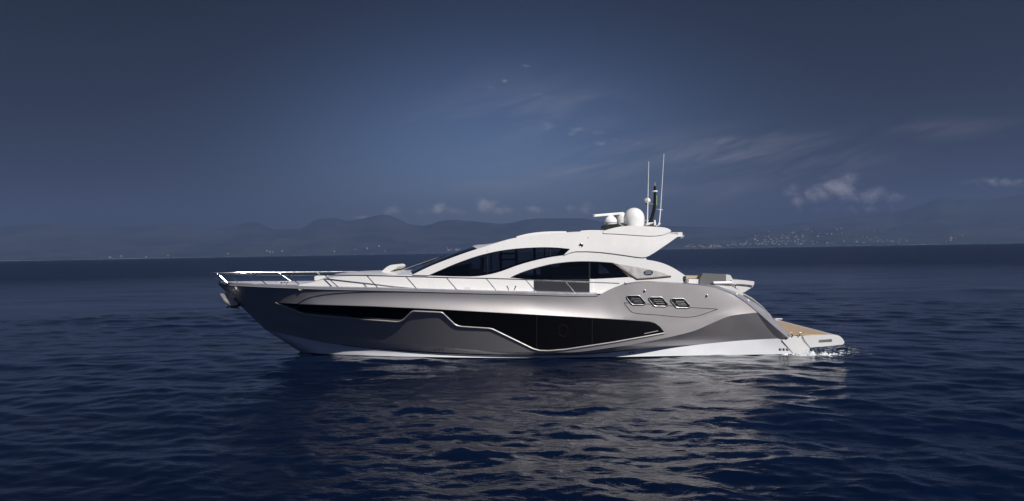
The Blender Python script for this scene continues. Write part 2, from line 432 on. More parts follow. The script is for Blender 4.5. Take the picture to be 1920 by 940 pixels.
# ------------------------------------------------------------------ the sea: one sheet out to the horizon
def sea():
    rng = np.random.default_rng(11)
    az_f = np.radians(np.linspace(-43, 43, 900)); az_b = np.radians(np.linspace(43, 317, 151))[1:-1]
    az = np.concatenate([az_f, az_b])
    rs = [2.5]
    while rs[-1] < 7.5: rs.append(rs[-1] * 1.03)
    while rs[-1] < 45: rs.append(rs[-1] * 1.0036)
    while rs[-1] < 350: rs.append(rs[-1] * 1.0085)
    while rs[-1] < 18000: rs.append(rs[-1] * 1.13)
    rs = np.array(rs); rs[-1] = 18000
    RR, AZ = np.meshgrid(rs, az, indexing='ij')
    X = RR * np.sin(AZ); Y = RR * np.cos(AZ); Z = np.zeros_like(X); DX = np.zeros_like(X); DY = np.zeros_like(X)
    lam = np.exp(rng.uniform(np.log(.15), np.log(7.5), 160))
    for L in lam:
        th = R(-98) + rng.normal(0, R(38) if L < 3 else R(22))
        k = 2 * math.pi / L; a = 0.0023 * L ** 0.97 * rng.uniform(.5, 1.3)
        a *= 1.6 if L < 1.6 else (.95 if L < 3.5 else .62)
        cell = RR * np.where(RR < 45, .013, .034); fade = np.clip((L / cell - 1) / 1.5, 0, 1); fade = fade * fade * (3 - 2 * fade)
        ph = k * (X * math.cos(th) + Y * math.sin(th)) + rng.uniform(0, 6.28)
        Z += a * fade * np.sin(ph)
        q = .7 * a * fade * np.cos(ph); DX += q * math.cos(th); DY += q * math.sin(th)
    # groups: calmer and rougher lanes
    env = .75 + .35 * np.sin(X * .11 + Y * .23 + 1.0) * np.sin(X * .05 - Y * .13)
    # lee of the hull: calmer water alongside
    lee = 1 - .35 * np.exp(-((X + .5) / 9.5) ** 4 - ((Y - 17) / 4.0) ** 2)
    Z *= env * lee; X = X + DX * env * lee; Y = Y + DY * env * lee
    nr, na = X.shape
    co = np.stack([X, Y, Z], -1).reshape(-1, 3)
    co = np.vstack([co, [[0, 0, 0]]])
    i = np.arange(nr - 1)[:, None] * na; j = np.arange(na)[None, :]; j2 = (j + 1) % na
    quads = np.stack([i + j, i + j2, i + na + j2, i + na + j], -1).reshape(-1, 4)
    c = nr * na
    tris = np.stack([np.full(na, c), (np.arange(na) + 1) % na, np.arange(na)], -1)
    me = bpy.data.meshes.new('sea')
    me.vertices.add(len(co)); me.vertices.foreach_set('co', co.ravel())
    nl = quads.size + tris.size; me.loops.add(nl)
    me.loops.foreach_set('vertex_index', np.concatenate([quads[:, ::-1].ravel(), tris[:, ::-1].ravel()]))
    nf = len(quads) + len(tris); me.polygons.add(nf)
    me.polygons.foreach_set('loop_start', np.concatenate([np.arange(len(quads)) * 4, quads.size + np.arange(len(tris)) * 3]))
    me.update(calc_edges=True); me.validate()
    me.polygons.foreach_set('use_smooth', np.ones(len(me.polygons), bool))
    if me.polygons[0].normal.z < 0: me.flip_normals()
    me.materials.append(M['water'])
    o = bpy.data.objects.new('sea', me); COL.objects.link(o); tag(o, kind='structure')
sea()

# ------------------------------------------------------------------ the far coast
BACK = [(-700, 425), (-200, 418), (0, 425), (33, 420), (100, 419), (200, 426), (270, 424), (327, 419), (380, 429), (430, 425), (473, 416), (517, 429), (560, 428),
        (600, 409), (627, 408), (653, 413), (693, 406), (720, 402), (743, 408), (767, 419), (793, 423), (820, 416), (843, 411), (877, 413), (943, 419), (993, 410), (1027, 408),
        (1093, 409), (1150, 418), (1280, 424), (1400, 426), (1500, 418), (1600, 405), (1680, 398), (1727, 384), (1767, 369), (1800, 374), (1847, 373), (1897, 367), (1940, 360), (2100, 372), (2500, 390)]
FOOT = [(-700, 470), (0, 472), (120, 468), (200, 472), (300, 469), (430, 455), (520, 452), (600, 450), (760, 452), (860, 455), (960, 450), (1100, 448), (1250, 446), (1320, 447), (1380, 443), (1440, 436),
        (1500, 436), (1560, 430), (1620, 428), (1680, 436), (1740, 440), (1800, 432), (1860, 430), (1920, 430), (2500, 440)]
def cmap(tab, r):
    o = []
    for px, py in tab:
        u0, v0 = uv_dir(px, py); az = math.atan(u0); o.append((az, CAMZ + v0 * math.cos(az) * r))
    return o
TB = cmap(BACK, 13000.); TF = cmap(FOOT, 10000.)
def hill_h(az, r):
    x = r * math.sin(az); y = r * math.cos(az)
    hb = sinterp(az, TB); hf = sinterp(az, TF)
    n = noise.fractal(Vector((x / 1500, y / 1500, 3.1)), .9, 2.1, 6)
    n2 = noise.fractal(Vector((x / 420, y / 420, 9.4)), .8, 2.1, 5)
    tb = max(0, 1 - abs(r - 13000) / 3800) ** 1.15
    tf = max(0, 1 - abs(r - 10000) / (1250 if r < 10000 else 2400)) ** .9
    b = hb * tb * (1 + .32 * n * min(1, abs(r - 13000) / 1900)) + 6 * n2 * tb
    f = hf * tf * (1 + .30 * n2) + 4 * n2 * tf
    e = min(1, max(0, (R(71) - abs(az)) / R(24)))
    return max(b, f) * e * e * (3 - 2 * e) - 2
def coast():
    bm = newbm(); rows = []
    azs = [R(-72 + i * .15) for i in range(int(144 / .15) + 1)]
    rr = [8760 + i * 110 for i in range(15)] + [10400 + i * 330 for i in range(21)]
    for r in rr: rows.append([bm.verts.new((r * math.sin(a), r * math.cos(a), hill_h(a, r))) for a in azs])
    for A, B in zip(rows, rows[1:]):
        for k in range(len(azs) - 1): bm.faces.new((A[k], A[k + 1], B[k + 1], B[k]))
    tag(link('hills', bm, M['hill'], angle=180), kind='structure')
    bm = newbm(); rows = []
    for r, z in ((8730, -.8), (8800, 2.), (8910, 4.)):
        rows.append([bm.verts.new((r * math.sin(a), r * math.cos(a), z + 2.5 * abs(noise.noise(Vector((a * 300, r, 0)))))) for a in azs])
    for A, B in zip(rows, rows[1:]):
        for k in range(len(azs) - 1): bm.faces.new((A[k], A[k + 1], B[k + 1], B[k]))
    tag(link('shore', bm, M['sand'], angle=180), kind='structure')
coast()
def house(px, r, w, d, h, wall, label, group, flat=False):
    u0, _ = uv_dir(px, 460); az = math.atan(u0); x, y = r * math.sin(az), r * math.cos(az)
    z = max(0, hill_h(az, r)) - 3
    bm = newbm(); box(bm, (0, 0, (h + 3) / 2), (w, d, h + 3)); 
    if not flat:
        t = h + 3; ov = .6
        a = [bm.verts.new(p) for p in ((-w/2-ov, -d/2-ov, t + .05), (w/2+ov, -d/2-ov, t + .05), (w/2+ov, d/2+ov, t + .05), (-w/2-ov, d/2+ov, t + .05), (-w/2-ov, 0, t + d * .22), (w/2+ov, 0, t + d * .22))]
        for q in ((0, 1, 5, 4), (2, 3, 4, 5), (0, 4, 3), (1, 2, 5), (3, 2, 1, 0)):
            f = bm.faces.new([a[i] for i in q]); f.material_index = 1
    bmesh.ops.rotate(bm, verts=bm.verts, matrix=Matrix.Rotation(random.uniform(-.5, .5) - az, 3, 'Z'))
    me = bpy.data.meshes.new('house'); bm.to_mesh(me); bm.free(); me.materials.append(wall); me.materials.append(M['roof'])
    o = bpy.data.objects.new('apartment_block' if flat else 'house', me); COL.objects.link(o); o.location = (x, y, z)
    tag(o, label, 'apartment block' if flat else 'house', group)
def town():
    spots = [(1284, 1345, 34, 'pale buildings along the hazy shore just right of the yacht stern', 150),
             (1345, 1410, 30, 'pale buildings of the hazy town spread right of the flybridge', 260),
             (1410, 1500, 64, 'pale buildings crowded in the middle of the hazy hillside town', 700),
             (1500, 1640, 32, 'pale buildings scattered over the hazy slope below the big cloud', 900),
             (1640, 1700, 12, 'pale buildings at the far right end of the hazy town', 300),
             (1770, 1830, 6, 'pale buildings on the hazy shore near the right edge', 300),
             (500, 545, 5, 'pale buildings on the hazy shore above the bow', 250),
             (150, 480, 5, 'pale buildings strung thinly along the hazy left shore', 100),
             (560, 770, 6, 'pale buildings along the hazy shore above the foredeck', 250),
             (838, 862, 8, 'pale buildings on the hazy shore in front of the windscreen', 200)]
    one = {'pale buildings along the hazy shore just right of the yacht stern': 'tiny pale {} on the hazy shore just right of the yacht hardtop',
           'pale buildings of the hazy town spread right of the flybridge': 'tiny pale {} in the left half of the hazy town, right of the hardtop',
           'pale buildings crowded in the middle of the hazy hillside town': 'tiny pale {} crowded in the middle of the hazy hillside town',
           'pale buildings scattered over the hazy slope below the big cloud': 'tiny pale {} scattered on the hazy slope below the big cloud',
           'pale buildings at the far right end of the hazy town': 'tiny pale {} at the far right end of the hazy hillside town',
           'pale buildings on the hazy shore near the right edge': 'tiny pale {} alone on the hazy shore near the right edge',
           'pale buildings on the hazy shore above the bow': 'tiny pale {} on the hazy shore beyond the yacht bow rail',
           'pale buildings strung thinly along the hazy left shore': 'tiny pale {} strung along the hazy shore far left of the bow',
           'pale buildings along the hazy shore above the foredeck': 'tiny pale {} on the hazy shore beyond the yacht foredeck',
           'pale buildings on the hazy shore in front of the windscreen': 'tiny pale {} on the hazy shore just left of the windscreen top'}
    for x0, x1, n, grp, spread in spots:
        for i in range(n):
            flat = random.random() < .35
            px = random.uniform(x0, x1); r = 8880 + abs(random.gauss(0, 1)) * spread * .9
            w = random.uniform(11, 27); h = random.uniform(6, 11) if not flat else random.uniform(11, 22)
            house(px, min(r, 9950), w, random.uniform(9, 14), h, M['housewall'] if random.random() < .7 else M['housewall2'],
                  one[grp].format('apartment block' if flat else 'house'), grp + (', apartment blocks' if flat else ', houses'), flat)
town()

# haze: one closed box round everything, the sky outside it
def haze():
    bm = newbm(); box(bm, (0, 0, 624), (37000, 37000, 1252))
    m = bpy.data.materials.new('sea_haze'); m.use_nodes = True; T = NT(m.node_tree); T.n.clear()
    pv = T.node('ShaderNodeVolumePrincipled'); pv.inputs['Color'].default_value = HAZE_C; pv.inputs['Density'].default_value = HAZE_D; pv.inputs['Anisotropy'].default_value = 0.05
    o = T.node('ShaderNodeOutputMaterial'); T.l.new(pv.outputs[0], o.inputs['Volume'])
    tag(link('haze', bm, m, smooth=False), kind='stuff')
HAZE_C = (.165, .24, .465, 1); HAZE_D = 1.1e-4
haze()

# ================================================================== THE YACHT
yacht = empty('motor_yacht', (0.5, CY, 0))
tag(yacht, 'long silver and white motor yacht with black hull windows lying broadside on the sea', 'yacht')

# ---- hull lines: (px, py, half beam) measured on the side facing the camera
S_ = [(410, 534, 0), (425, 535, .33), (450, 536.5, .75), (500, 539, 1.25), (550, 541, 1.60), (600, 543, 1.88), (700, 545, 2.22), (800, 547.5, 2.43), (900, 550.5, 2.55), (1000, 553, 2.60), (1100, 555.5, 2.62),
      (1118, 555.5, 2.62), (1132, 548.5, 2.62), (1150, 540, 2.62), (1168, 533.5, 2.63), (1190, 529.5, 2.64), (1215, 529, 2.64), (1250, 530.3, 2.64), (1290, 533, 2.635), (1320, 536.5, 2.625), (1345, 541.5, 2.61), (1362, 546.5, 2.60), (1376, 552.5, 2.59)]
T_ = [(437, 561, 0), (455, 562.5, .29), (480, 564.5, .62), (517, 567, 1.04), (560, 570, 1.46), (600, 571.5, 1.83), (700, 574.5, 2.29), (800, 579, 2.54), (900, 584.5, 2.66), (1000, 590, 2.71), (1100, 595.5, 2.71), (1220, 603.5, 2.68), (1300, 598, 2.655), (1350, 585, 2.64), (1399, 567, 2.60)]
K_ = [(466, 588, 0), (490, 593, .28), (520, 600, .55), (560, 608, .86), (600, 618, 1.05), (700, 636, 1.50), (800, 648, 1.86), (900, 657, 2.14), (985, 661, 2.33), (1060, 661, 2.48), (1150, 651.5, 2.63), (1240, 635.5, 2.69), (1300, 621, 2.675), (1340, 604, 2.66), (1372, 592, 2.655), (1422, 586, 2.615)]
B_ = [(497, 618, 0), (520, 624, .18), (560, 633, .45), (620, 644.5, .84), (700, 654.5, 1.25), (800, 662, 1.64), (900, 666, 1.96), (1000, 667, 2.18), (1100, 664.5, 2.28), (1200, 655.5, 2.27), (1300, 647, 2.22), (1400, 638, 2.24), (1478, 634, 2.33)]
W_ = [(562, 660, 0), (580, 661.5, .32), (600, 663, .56), (650, 666, .93), (700, 668, 1.22), (800, 671.5, 1.67), (900, 673, 2.0), (1000, 674, 2.22), (1100, 674, 2.29), (1200, 673, 2.33), (1300, 671, 2.34), (1400, 670, 2.35), (1518, 668, 2.36)]
def tabs(c): return [(p[0], p[1]) for p in c], [(p[0], p[2]) for p in c]
NS = 150
def curve3(c, s):
    ty, tb = tabs(c)
    px = c[0][0] + (c[-1][0] - c[0][0]) * s
    return P(px, sinterp(px, ty), CY - sinterp(px, tb))
ss_ = [(i / NS) ** 1.35 for i in range(NS + 1)]
def lines():
    L = {}
    for k, c in (('S', S_), ('T', T_), ('K', K_), ('B', B_), ('W', W_)): L[k] = [curve3(c, s) for s in ss_]
    for p in L['W']: p.z = 0.03
    return L
LN = lines()
def lofts(keys, subs, bows):
    """rows of points between successive lines, bow<0 hollow / bow>0 full (metres outboard at mid height)"""
    rows = []
    for (a, b), n, bw in zip(zip(keys, keys[1:]), subs, bows):
        for j in range(n):
            t = j / n
            row = []
            for i in range(NS + 1):
                q = LN[a][i].lerp(LN[b][i], t); amt = bw * 4 * t * (1 - t) * min(1, ss_[i] * 6) * (1 if a == 'K' else max(0, min(1, (.80 - ss_[i]) / .2)))
                q = q + Vector((0, -amt, 0)); row.append(q)
            rows.append(row)
    rows.append([p.copy() for p in LN[keys[-1]]])
    return rows
def skin(rows, both=True):
    bm = newbm()
    for sgn in ((1, -1) if both else (1,)):
        vv = [[bm.verts.new(p if sgn > 0 else Vector((p.x, 2 * CY - p.y, p.z))) for p in r] for r in rows]
        for A, B in zip(vv, vv[1:]):
            for k in range(len(A) - 1):
                f = (A[k], A[k + 1], B[k + 1], B[k])
                bm.faces.new(f[::-1] if sgn > 0 else f)
    bmesh.ops.remove_doubles(bm, verts=bm.verts, dist=.0008)
    return bm
hull_rows = lofts(['S', 'T', 'K', 'B'], [6, 5, 5], [-.05, -.02, -.02])
hb = skin(hull_rows)
bvh_full = BVHTree.FromBMesh(hb)
hull = link('hull', hb, M['silver'], yacht, angle=9)
low_rows = lofts(['B', 'W'], [5], [-.02])
for i, z, k in ((0, -.12, .97), (1, -.7, .55)):
    low_rows.append([Vector((p.x + (0.15 + .8 * i if ss_[j] < .02 else 0), CY - (CY - p.y) * k, z)) for j, p in enumerate(LN['W'])])
lowbm = skin(low_rows[:7])
lb2 = lowbm.copy()
bvh_low = BVHTree.FromBMesh(lb2)
link('hull_bottom', lowbm, M['bottomwhite'], yacht, angle=12)
link('antifouling', skin([[Vector((p.x, p.y - .004, .035)) for p in LN['W']]] + low_rows[6:]), M['antifoul'], yacht)

def hullmap(off, bvh=None):
    bvh = bvh or bvh_full
    o = Vector((0, 0, CAMZ))
    def f(px, py):
        d = (P(px, py, 20) - o).normalized()
        h, n, i, dist = bvh.ray_cast(o, d)
        if h is None or h.y > CY:
            q, n, i, dist = bvh.find_nearest(P(px, py, CY - 2.6)); 
            h = P(px, py, q.y) if abs(q.y - CY) > .01 else q
            n = Vector((0, -1, 0))
        return h - d * off
    return f
hm = hullmap(.012)

# ---- hull windows: one black glass band broken by a stepped steel sill
TOP = [(517, 567.3), (560, 570.5), (600, 572), (700, 575), (800, 579.5), (900, 585), (1000, 590.5), (1100, 596), (1180, 600.7), (1218, 603.5), (1228, 606.5), (1237, 613), (1246, 624.5)]
SILL_A = [(517, 567.5), (545, 580), (570, 588.7), (586, 591), (640, 595.5), (700, 600.3), (742, 603.5), (750, 603), (757, 599.5), (771, 586)]
SILL_B = [(830, 587), (852, 608), (858, 611), (866, 612.7), (918, 616), (925, 618), (960, 635), (1000, 654.5), (1012, 657.5), (1028, 658), (1060, 655.5), (1150, 642), (1246, 624.8)]
ridge = [(771, 585.5), (775, 583.8), (780, 583.8), (827, 586)]
sill = SILL_A + ridge[1:] + SILL_B
def top_between(a, b):
    return [(x, interp(x, TOP)) for x in np.linspace(a, b, max(3, int((b - a) / 8)))]
wf = TOP[:-1]
winA = [(x, interp(x, TOP)) for x in np.linspace(517, 900, 48)]
poly_win = [p for p in TOP] + [p for p in sill[::-1]][1:-1]
hw = link('hull_window', panel_bm(poly_win, hm, .010, grid=10, step=6), M['blackglass'], yacht, angle=60)
def hull_tube(name, pts, r, m, parent, off=.012, closed=False, step=4, flat=1.0, bvh=None):
    f = hullmap(off, bvh); bm = newbm()
    tube(bm, [f(*p) for p in dens(pts, step, closed)], r, 6, closed, flat)
    return link(name, bm, m, parent)
hull_tube('window_sill', sill, .026, M['trim'], hw, .012)
hull_tube('window_head', TOP, .012, M['seam'], hw, .010)
for x in (1006, 1110):
    hull_tube('mullion', [(x, interp(x, TOP) + 1), (x, interp(x, [(1000, 654), (1028, 657), (1110, 648)]) - 1)], .010, M['seam'], hw, .016)
hull_tube('latch', [(1208, 626), (1234, 620.5)], .010, M['taupe'], hw, .018)
# window hatches (openable ports inside the long window)
bm = newbm(); f = hullmap(.026)
tube(bm, [f(1056 + 9 * math.cos(a), 620 + 11 * math.sin(a)) for a in np.linspace(0, 6.283, 25)[:-1]], .004, 6, True)
link('opening_port', bm, M['seam'], hw)

# ---- grey cap rail along the sheer, steel rub strip
def caprail():
    bm = newbm()
    px = [410 + (1120 - 410) * (i / 90) for i in range(91)]
    for sgn in (1, -1):
        rows = []
        for x in px:
            ty, tb = tabs(S_); b = sinterp(x, tb); y = sinterp(x, ty)
            b2 = max(0, b)
            q = P(x, y, CY - b2)
            sec = [(.002, -.02), (.022, 0.0), (.024, .055), (.008, .085), (-.14, .095), (-.15, .02)]
            row = []
            for (o, z) in sec:
                bb = max(0, b2 + o) if b2 + o > 0 else 0
                if x < 425: bb = max(0, b2 + o * (x - 405) / 20)
                v_ = Vector((q.x, CY - sgn * bb, q.z + z)); row.append(bm.verts.new(v_))
            rows.append(row)
        for A, B in zip(rows, rows[1:]):
            for k in range(len(A) - 1): bm.faces.new((A[k], A[k + 1], B[k + 1], B[k]) if sgn > 0 else (B[k], B[k + 1], A[k + 1], A[k]))
        bm.faces.new(rows[-1] if sgn < 0 else rows[-1][::-1])
    bmesh.ops.remove_doubles(bm, verts=bm.verts, dist=.001)
    link('cap_rail', bm, M['cap'], yacht, angle=35)
caprail()
hull_tube('rub_strip', [(x, sinterp(x, tabs(S_)[0]) - .3) for x in range(430, 1124, 6)], .011, M['trim'], yacht, .014)

# ---- decks
def deck_fore():
    bm = newbm(); rows = []
    for i in range(90):
        x = 414 + (1200 - 414) * i / 89; ty, tb = tabs(S_); xx = min(x, 1116)
        b = max(.02, sinterp(x, tb) - .12 if x > 440 else sinterp(x, tb) * .6); q = P(x, sinterp(x, ty) if x < 1117 else 555.5, CY - sinterp(x, tb))
        row = []
        for v_ in np.linspace(-1, 1, 13):
            row.append(bm.verts.new((q.x, CY - b * v_, q.z + .06 + .07 * min(1, b) * (1 - v_ * v_))))
        rows.append(row)
    for A, B in zip(rows, rows[1:]):
        for k in range(12): bm.faces.new((A[k], A[k + 1], B[k + 1], B[k]))
    bmesh.ops.recalc_face_normals(bm, faces=bm.faces)
    link('deck', bm, M['gelcoat'], yacht)
deck_fore()

# ---- cabin side surface: half beam as a function of place
def cabin_b(X, Z):
    b = 2.02 - .17 * (Z - 2.1)
    if X < -1.5:
        t = (-1.5 - X); b -= .012 * t ** 2.05
    if Z > 3.2: b -= .10 * (Z - 3.2)
    if X > 5: b += .0
    return max(b, .12)
def sidemap(off=0.0):
    def f(px, py):
        b = 1.9
        for _ in range(12):
            q = P(px, py, CY - b); b = cabin_b(q.x, q.z) + off
        return P(px, py, CY - b)
    return f
both = lambda name, poly, mapf, thick, m, parent, **kw: _both(name, poly, mapf, thick, m, parent, **kw)
def _both(name, poly, mapf, thick, m, parent, holes=(), grid=10, step=6, bevel=.006, star=True):
    o = []
    for sgn in ((1, -1) if star else (1,)):
        bm = panel_bm(poly, mapf, thick, holes, grid, step)
        if sgn < 0: mirror_bm(bm)
        o.append(link(name, bm, m, parent, bevel=bevel, angle=50))
    return o

# outline curves
ARCH_TOP = cr([(773, 515.5), (800, 502.5), (825, 492), (850, 482.5), (875, 473.5), (900, 465.5), (925, 457.5), (950, 450), (975, 444.5), (1000, 441), (1030, 438), (1060, 436.3), (1095, 434.8), (1130, 434), (1180, 434), (1230, 435.5), (1262, 439), (1277, 441.5)], 4)
WIN1_TOP = cr([(803, 516.5), (825, 507), (850, 496.3), (870, 488.7), (895, 480.3), (915, 475), (934.5, 470.8), (955, 467.8), (977, 465.6), (1000, 464.3), (1020, 463.8), (1045, 464.6), (1069, 467.0)], 4)
WIN1_BOT = cr([(1057, 478.6), (1035, 481.6), (1009, 486.8), (985, 493), (966, 499), (950, 505), (934.5, 510.2), (915, 515), (892, 518), (860, 518.3), (830, 517.5), (803, 516.5)], 4)
win1 = WIN1_TOP + WIN1_BOT[:-1]
WIN2_TOP = cr([(957, 521), (966, 516.5), (977, 511.8), (993, 506.3), (1009, 501.6), (1033, 496), (1060, 492.3), (1080, 490.9), (1097, 490.6), (1120, 491.2), (1147.5, 493)], 4)
win2 = WIN2_TOP + [(1152, 495), (1180, 520)] + [(1140, 522.3), (1105, 524), (1040, 525), (1000, 525), (957, 521)][:-1]

# hardtop side: front arch, roof flank and swept wing
wing = [(1279, 443.5), (1270, 444.5), (1258, 453), (1244, 462.6), (1228, 473.5), (1216, 480.5), (1211, 482.3), (1204, 483), (1190, 481.5), (1174, 479), (1150, 475.7), (1127, 473), (1103, 471.4), (1080, 471.5), (1070, 473.8), (1062, 477), (1057, 478.6)]
hardtop_poly = ARCH_TOP + wing + WIN1_TOP[::-1]
both('hardtop_side', hardtop_poly, sidemap(.035), .10, M['gelcoat'], yacht, bevel=.018)
# cabin side: swoosh between the windows, aft shoulder, lower coaming
SH = cr([(803, 517.2), (830, 518), (860, 518.8), (892, 518.5), (915, 515.4), (934.5, 510.7), (950, 505.4), (966, 499.4), (985, 493.4), (1009, 487.2), (1035, 482), (1057, 479)], 3) + \
     cr([(1066, 473), (1080, 470.5), (1103, 470), (1127, 471.8), (1150, 474.5), (1174, 478), (1195, 481), (1212, 487), (1226, 489.5), (1240, 493), (1252, 497.5), (1264, 503.5), (1276, 511), (1287, 518.5)], 3)
LOWFRONT = cr([(560, 534), (575, 531.5), (590, 528.5), (605, 524.5), (620, 521.5), (640, 519.2), (670, 517.6), (700, 516.8), (740, 516.3), (775, 516.2)], 3)
cab = LOWFRONT + SH + [(1287, 546), (1118, 560), (1000, 556), (800, 551), (650, 547), (560, 544)]
both('cabin_side', cab, sidemap(0), .09, M['gelcoat'], yacht, holes=[win2], bevel=.012)
# window glass
for o in both('side_window', [(x, y) for x, y in win1], sidemap(-.02), .008, M['glass'], yacht, bevel=0): pass
for o in both('saloon_window', win2, sidemap(-.03), .008, M['glass'], yacht, bevel=0): pass
# window surrounds (thin black gaskets) and mullions
def side_tube(name, pts, r, m, parent, off, closed=False, star=False, step=5, flat=1.0):
    f = sidemap(off)
    for sgn in ((1, -1) if star else (1,)):
        bm = newbm(); tube(bm, [f(*p) for p in dens(pts, step, closed)], r, 6, closed, flat)
        if sgn < 0: mirror_bm(bm)
        link(name, bm, m, parent)
side_tube('window_gasket', WIN1_TOP, .018, M['black'], yacht, .0, star=False)
side_tube('window_gasket', WIN2_TOP + [(1152, 495), (1180, 520)], .016, M['black'], yacht, -.012)
for x in (914, 1031.5):
    side_tube('mullion', [(x, interp(x, [(p[0], p[1]) for p in WIN1_TOP])), (x, interp(x, sorted([(p[0], p[1]) for p in WIN1_BOT])))], .022, M['black'], yacht, -.035, star=True)
side_tube('mullion', [(1105, 490), (1105, 524)], .03, M['black'], yacht, -.045, star=True)
# dark door panel below the saloon window, white jamb
both('side_door', [(1001, 525), (1105, 524), (1105, 552), (1001, 552)], sidemap(.012), .03, M['door'], yacht, bevel=.003)
both('door_jamb', [(1105.5, 523.5), (1112, 523.5), (1112, 556), (1105.5, 556)], sidemap(.03), .05, M['gelcoat'], yacht, bevel=.005)
# taupe panel and brown trim behind the saloon window
tp = cr([(1156, 494.6), (1180, 498.5), (1203, 502.5), (1225, 507), (1243, 512), (1257, 517.8)], 4)
sp = both('side_panel', tp + [(1240, 519.5), (1196, 523)], sidemap(.010), .03, M['taupe'], yacht, bevel=.003)[0]
side_tube('panel_trim', [(1149, 493.3), (1194, 523.4), (1222, 521.6), (1258, 518.2)], .026, M['bronze'], yacht, .012)
both('panel_fill', [(1149, 493.5), (1155, 494.5), (1196, 522.8), (1181, 520.5)], sidemap(.004), .02, M['bronze'], yacht, bevel=0)
# oval badge with two lines of lettering
def badge():
    f = sidemap(.018); g = sidemap(.030)
    ov = [(1215.8 + 8.2 * math.copysign(abs(math.cos(a)) ** .75, math.cos(a)), 511.4 + 4.1 * math.copysign(abs(math.sin(a)) ** .75, math.sin(a))) for a in np.linspace(0, 6.283, 33)[:-1]]
    b = link('badge', panel_bm(ov, f, .012, grid=4, step=2), M['navy'], yacht, angle=50)
    bm = newbm(); tube(bm, [g(*p) for p in ov], .005, 6, True); link('badge_rim', bm, M['navy'], b)
    for txt, y in (('SESSA', 510.9), ('MARINE', 514.0)):
        cu = bpy.data.curves.new('lettering', 'FONT'); cu.body = txt; cu.size = .058; cu.extrude = .003; cu.align_x = 'CENTER'; cu.space_character = 1.0
        t = bpy.data.objects.new('tmp', cu); COL.objects.link(t)
        dg = bpy.context.evaluated_depsgraph_get(); me = bpy.data.meshes.new_from_object(t.evaluated_get(dg)); bpy.data.objects.remove(t)
        c = g(1215.8, y); w = max(v_.co.x for v_ in me.vertices) - min(v_.co.x for v_ in me.vertices)
        k = .185 / w
        for v_ in me.vertices: x, yy_, z = v_.co; v_.co = Vector((x * k, -z, yy_ * 1.0)) + c - world_origin(b)
        me.materials.clear(); me.materials.append(M['lettering'])
        o = bpy.data.objects.new('lettering', me); COL.objects.link(o); o.parent = b
badge()
# fittings on the white side
def button(name, mapf, px, py, r, m, depth=.02, parent=None, ring=None):
    bm = newbm(); c = mapf(px, py); lathe(bm, c, [(r, -.01), (r, depth * .5), (r * .7, depth), (r * .2, depth * 1.15)], 14, 'Y')
    o = link(name, bm, m, parent or yacht)
    if ring:
        bm = newbm(); tube(bm, [c + Vector((math.cos(a) * r * 1.15, -.008, math.sin(a) * r * 1.15)) for a in np.linspace(0, 6.283, 17)[:-1]], r * .28, 6, True); link(name + '_ring', bm, ring, o)
    return o
button('horn_speaker', sidemap(.04), 1089.5, 460, .045, M['black'], .02, ring=M['chrome'])
button('cap_screw', sidemap(.04), 1102.5, 446, .014, M['black'], .006)
button('cap_screw', sidemap(.04), 914, 470.5, .014, M['taupe'], .006)
both('vent', [(871, 539), (882, 539), (882, 543.5), (871, 543.5)], sidemap(.006), .01, mat('vent_grey', (.55, .54, .54), .6), yacht, bevel=0, star=False)

# ---- roof, windscreen and solid hardtop core
def cross(edge, centre, n=14, dz=2.6, power=2.6, px_pow=2.0, drop=0):
    rows = []
    for e, c in zip(edge, centre):
        row = []
        for k in range(2 * n + 1):
            v_ = -1 + k / n
            a = abs(v_)
            row.append(Vector((c.x + (e.x - c.x) * a ** px_pow, CY - (CY - e.y) * (-v_), c.z + (e.z - c.z) * a ** power - drop)))
        rows.append(row)
    return rows
def grid_bm(rows, thick=0):
    bm = newbm(); vv = [[bm.verts.new(p) for p in r] for r in rows]
    for A, B in zip(vv, vv[1:]):
        for k in range(len(A) - 1): bm.faces.new((A[k], A[k + 1], B[k + 1], B[k]))
    bmesh.ops.recalc_face_normals(bm, faces=bm.faces)
    if thick: bmesh.ops.solidify(bm, geom=bm.faces[:], thickness=thick)
    bmesh.ops.recalc_face_normals(bm, faces=bm.faces)
    return bm
def resamp(pts, n):
    pts = [np.array(p[:2], float) for p in pts]; d = [0]
    for a, b in zip(pts, pts[1:]): d.append(d[-1] + np.linalg.norm(b - a))
    o = []
    for t in np.linspace(0, d[-1], n):
        i = min(max(k for k in range(len(d)) if d[k] <= t), len(d) - 2)
        u_ = (t - d[i]) / (d[i + 1] - d[i]); o.append(tuple(pts[i] + (pts[i + 1] - pts[i]) * u_))
    return o
sm_in = sidemap(.0)
E1 = [sm_in(*p) for p in resamp(cr([(774, 516.5), (800, 504.5), (825, 494), (850, 484.5), (875, 475.5), (897, 468.5)], 6), 26)]
C1 = [P(p[0], p[1], CY) for p in resamp(cr([(762, 512.5), (790, 498.5), (815, 487.5), (840, 477.5), (865, 468.5), (886, 461.8)], 6), 26)]
ws = link('windscreen', grid_bm(cross(E1, C1), .012), M['glass'], yacht)
E2 = [sm_in(*p) for p in resamp([(897, 468.5)] + [(p[0], p[1] + 2.2) for p in ARCH_TOP if p[0] > 903], 60)]
C2 = [P(p[0], p[1], CY) for p in resamp(cr([(886, 461.8), (893, 459.6), (905, 458.8), (925, 456.3), (960, 447.5), (1000, 441.2), (1040, 437.5), (1095, 434.2), (1150, 433.5), (1220, 435), (1277, 441.5)], 6), 60)]
link('roof', grid_bm(cross(E2, C2), .06), M['gelcoat'], yacht)
core = [(1092, 438), (1180, 437.5), (1250, 440), (1272, 443), (1244, 461), (1216, 478.5), (1209, 480.5), (1174, 477), (1127, 471), (1092, 470)]
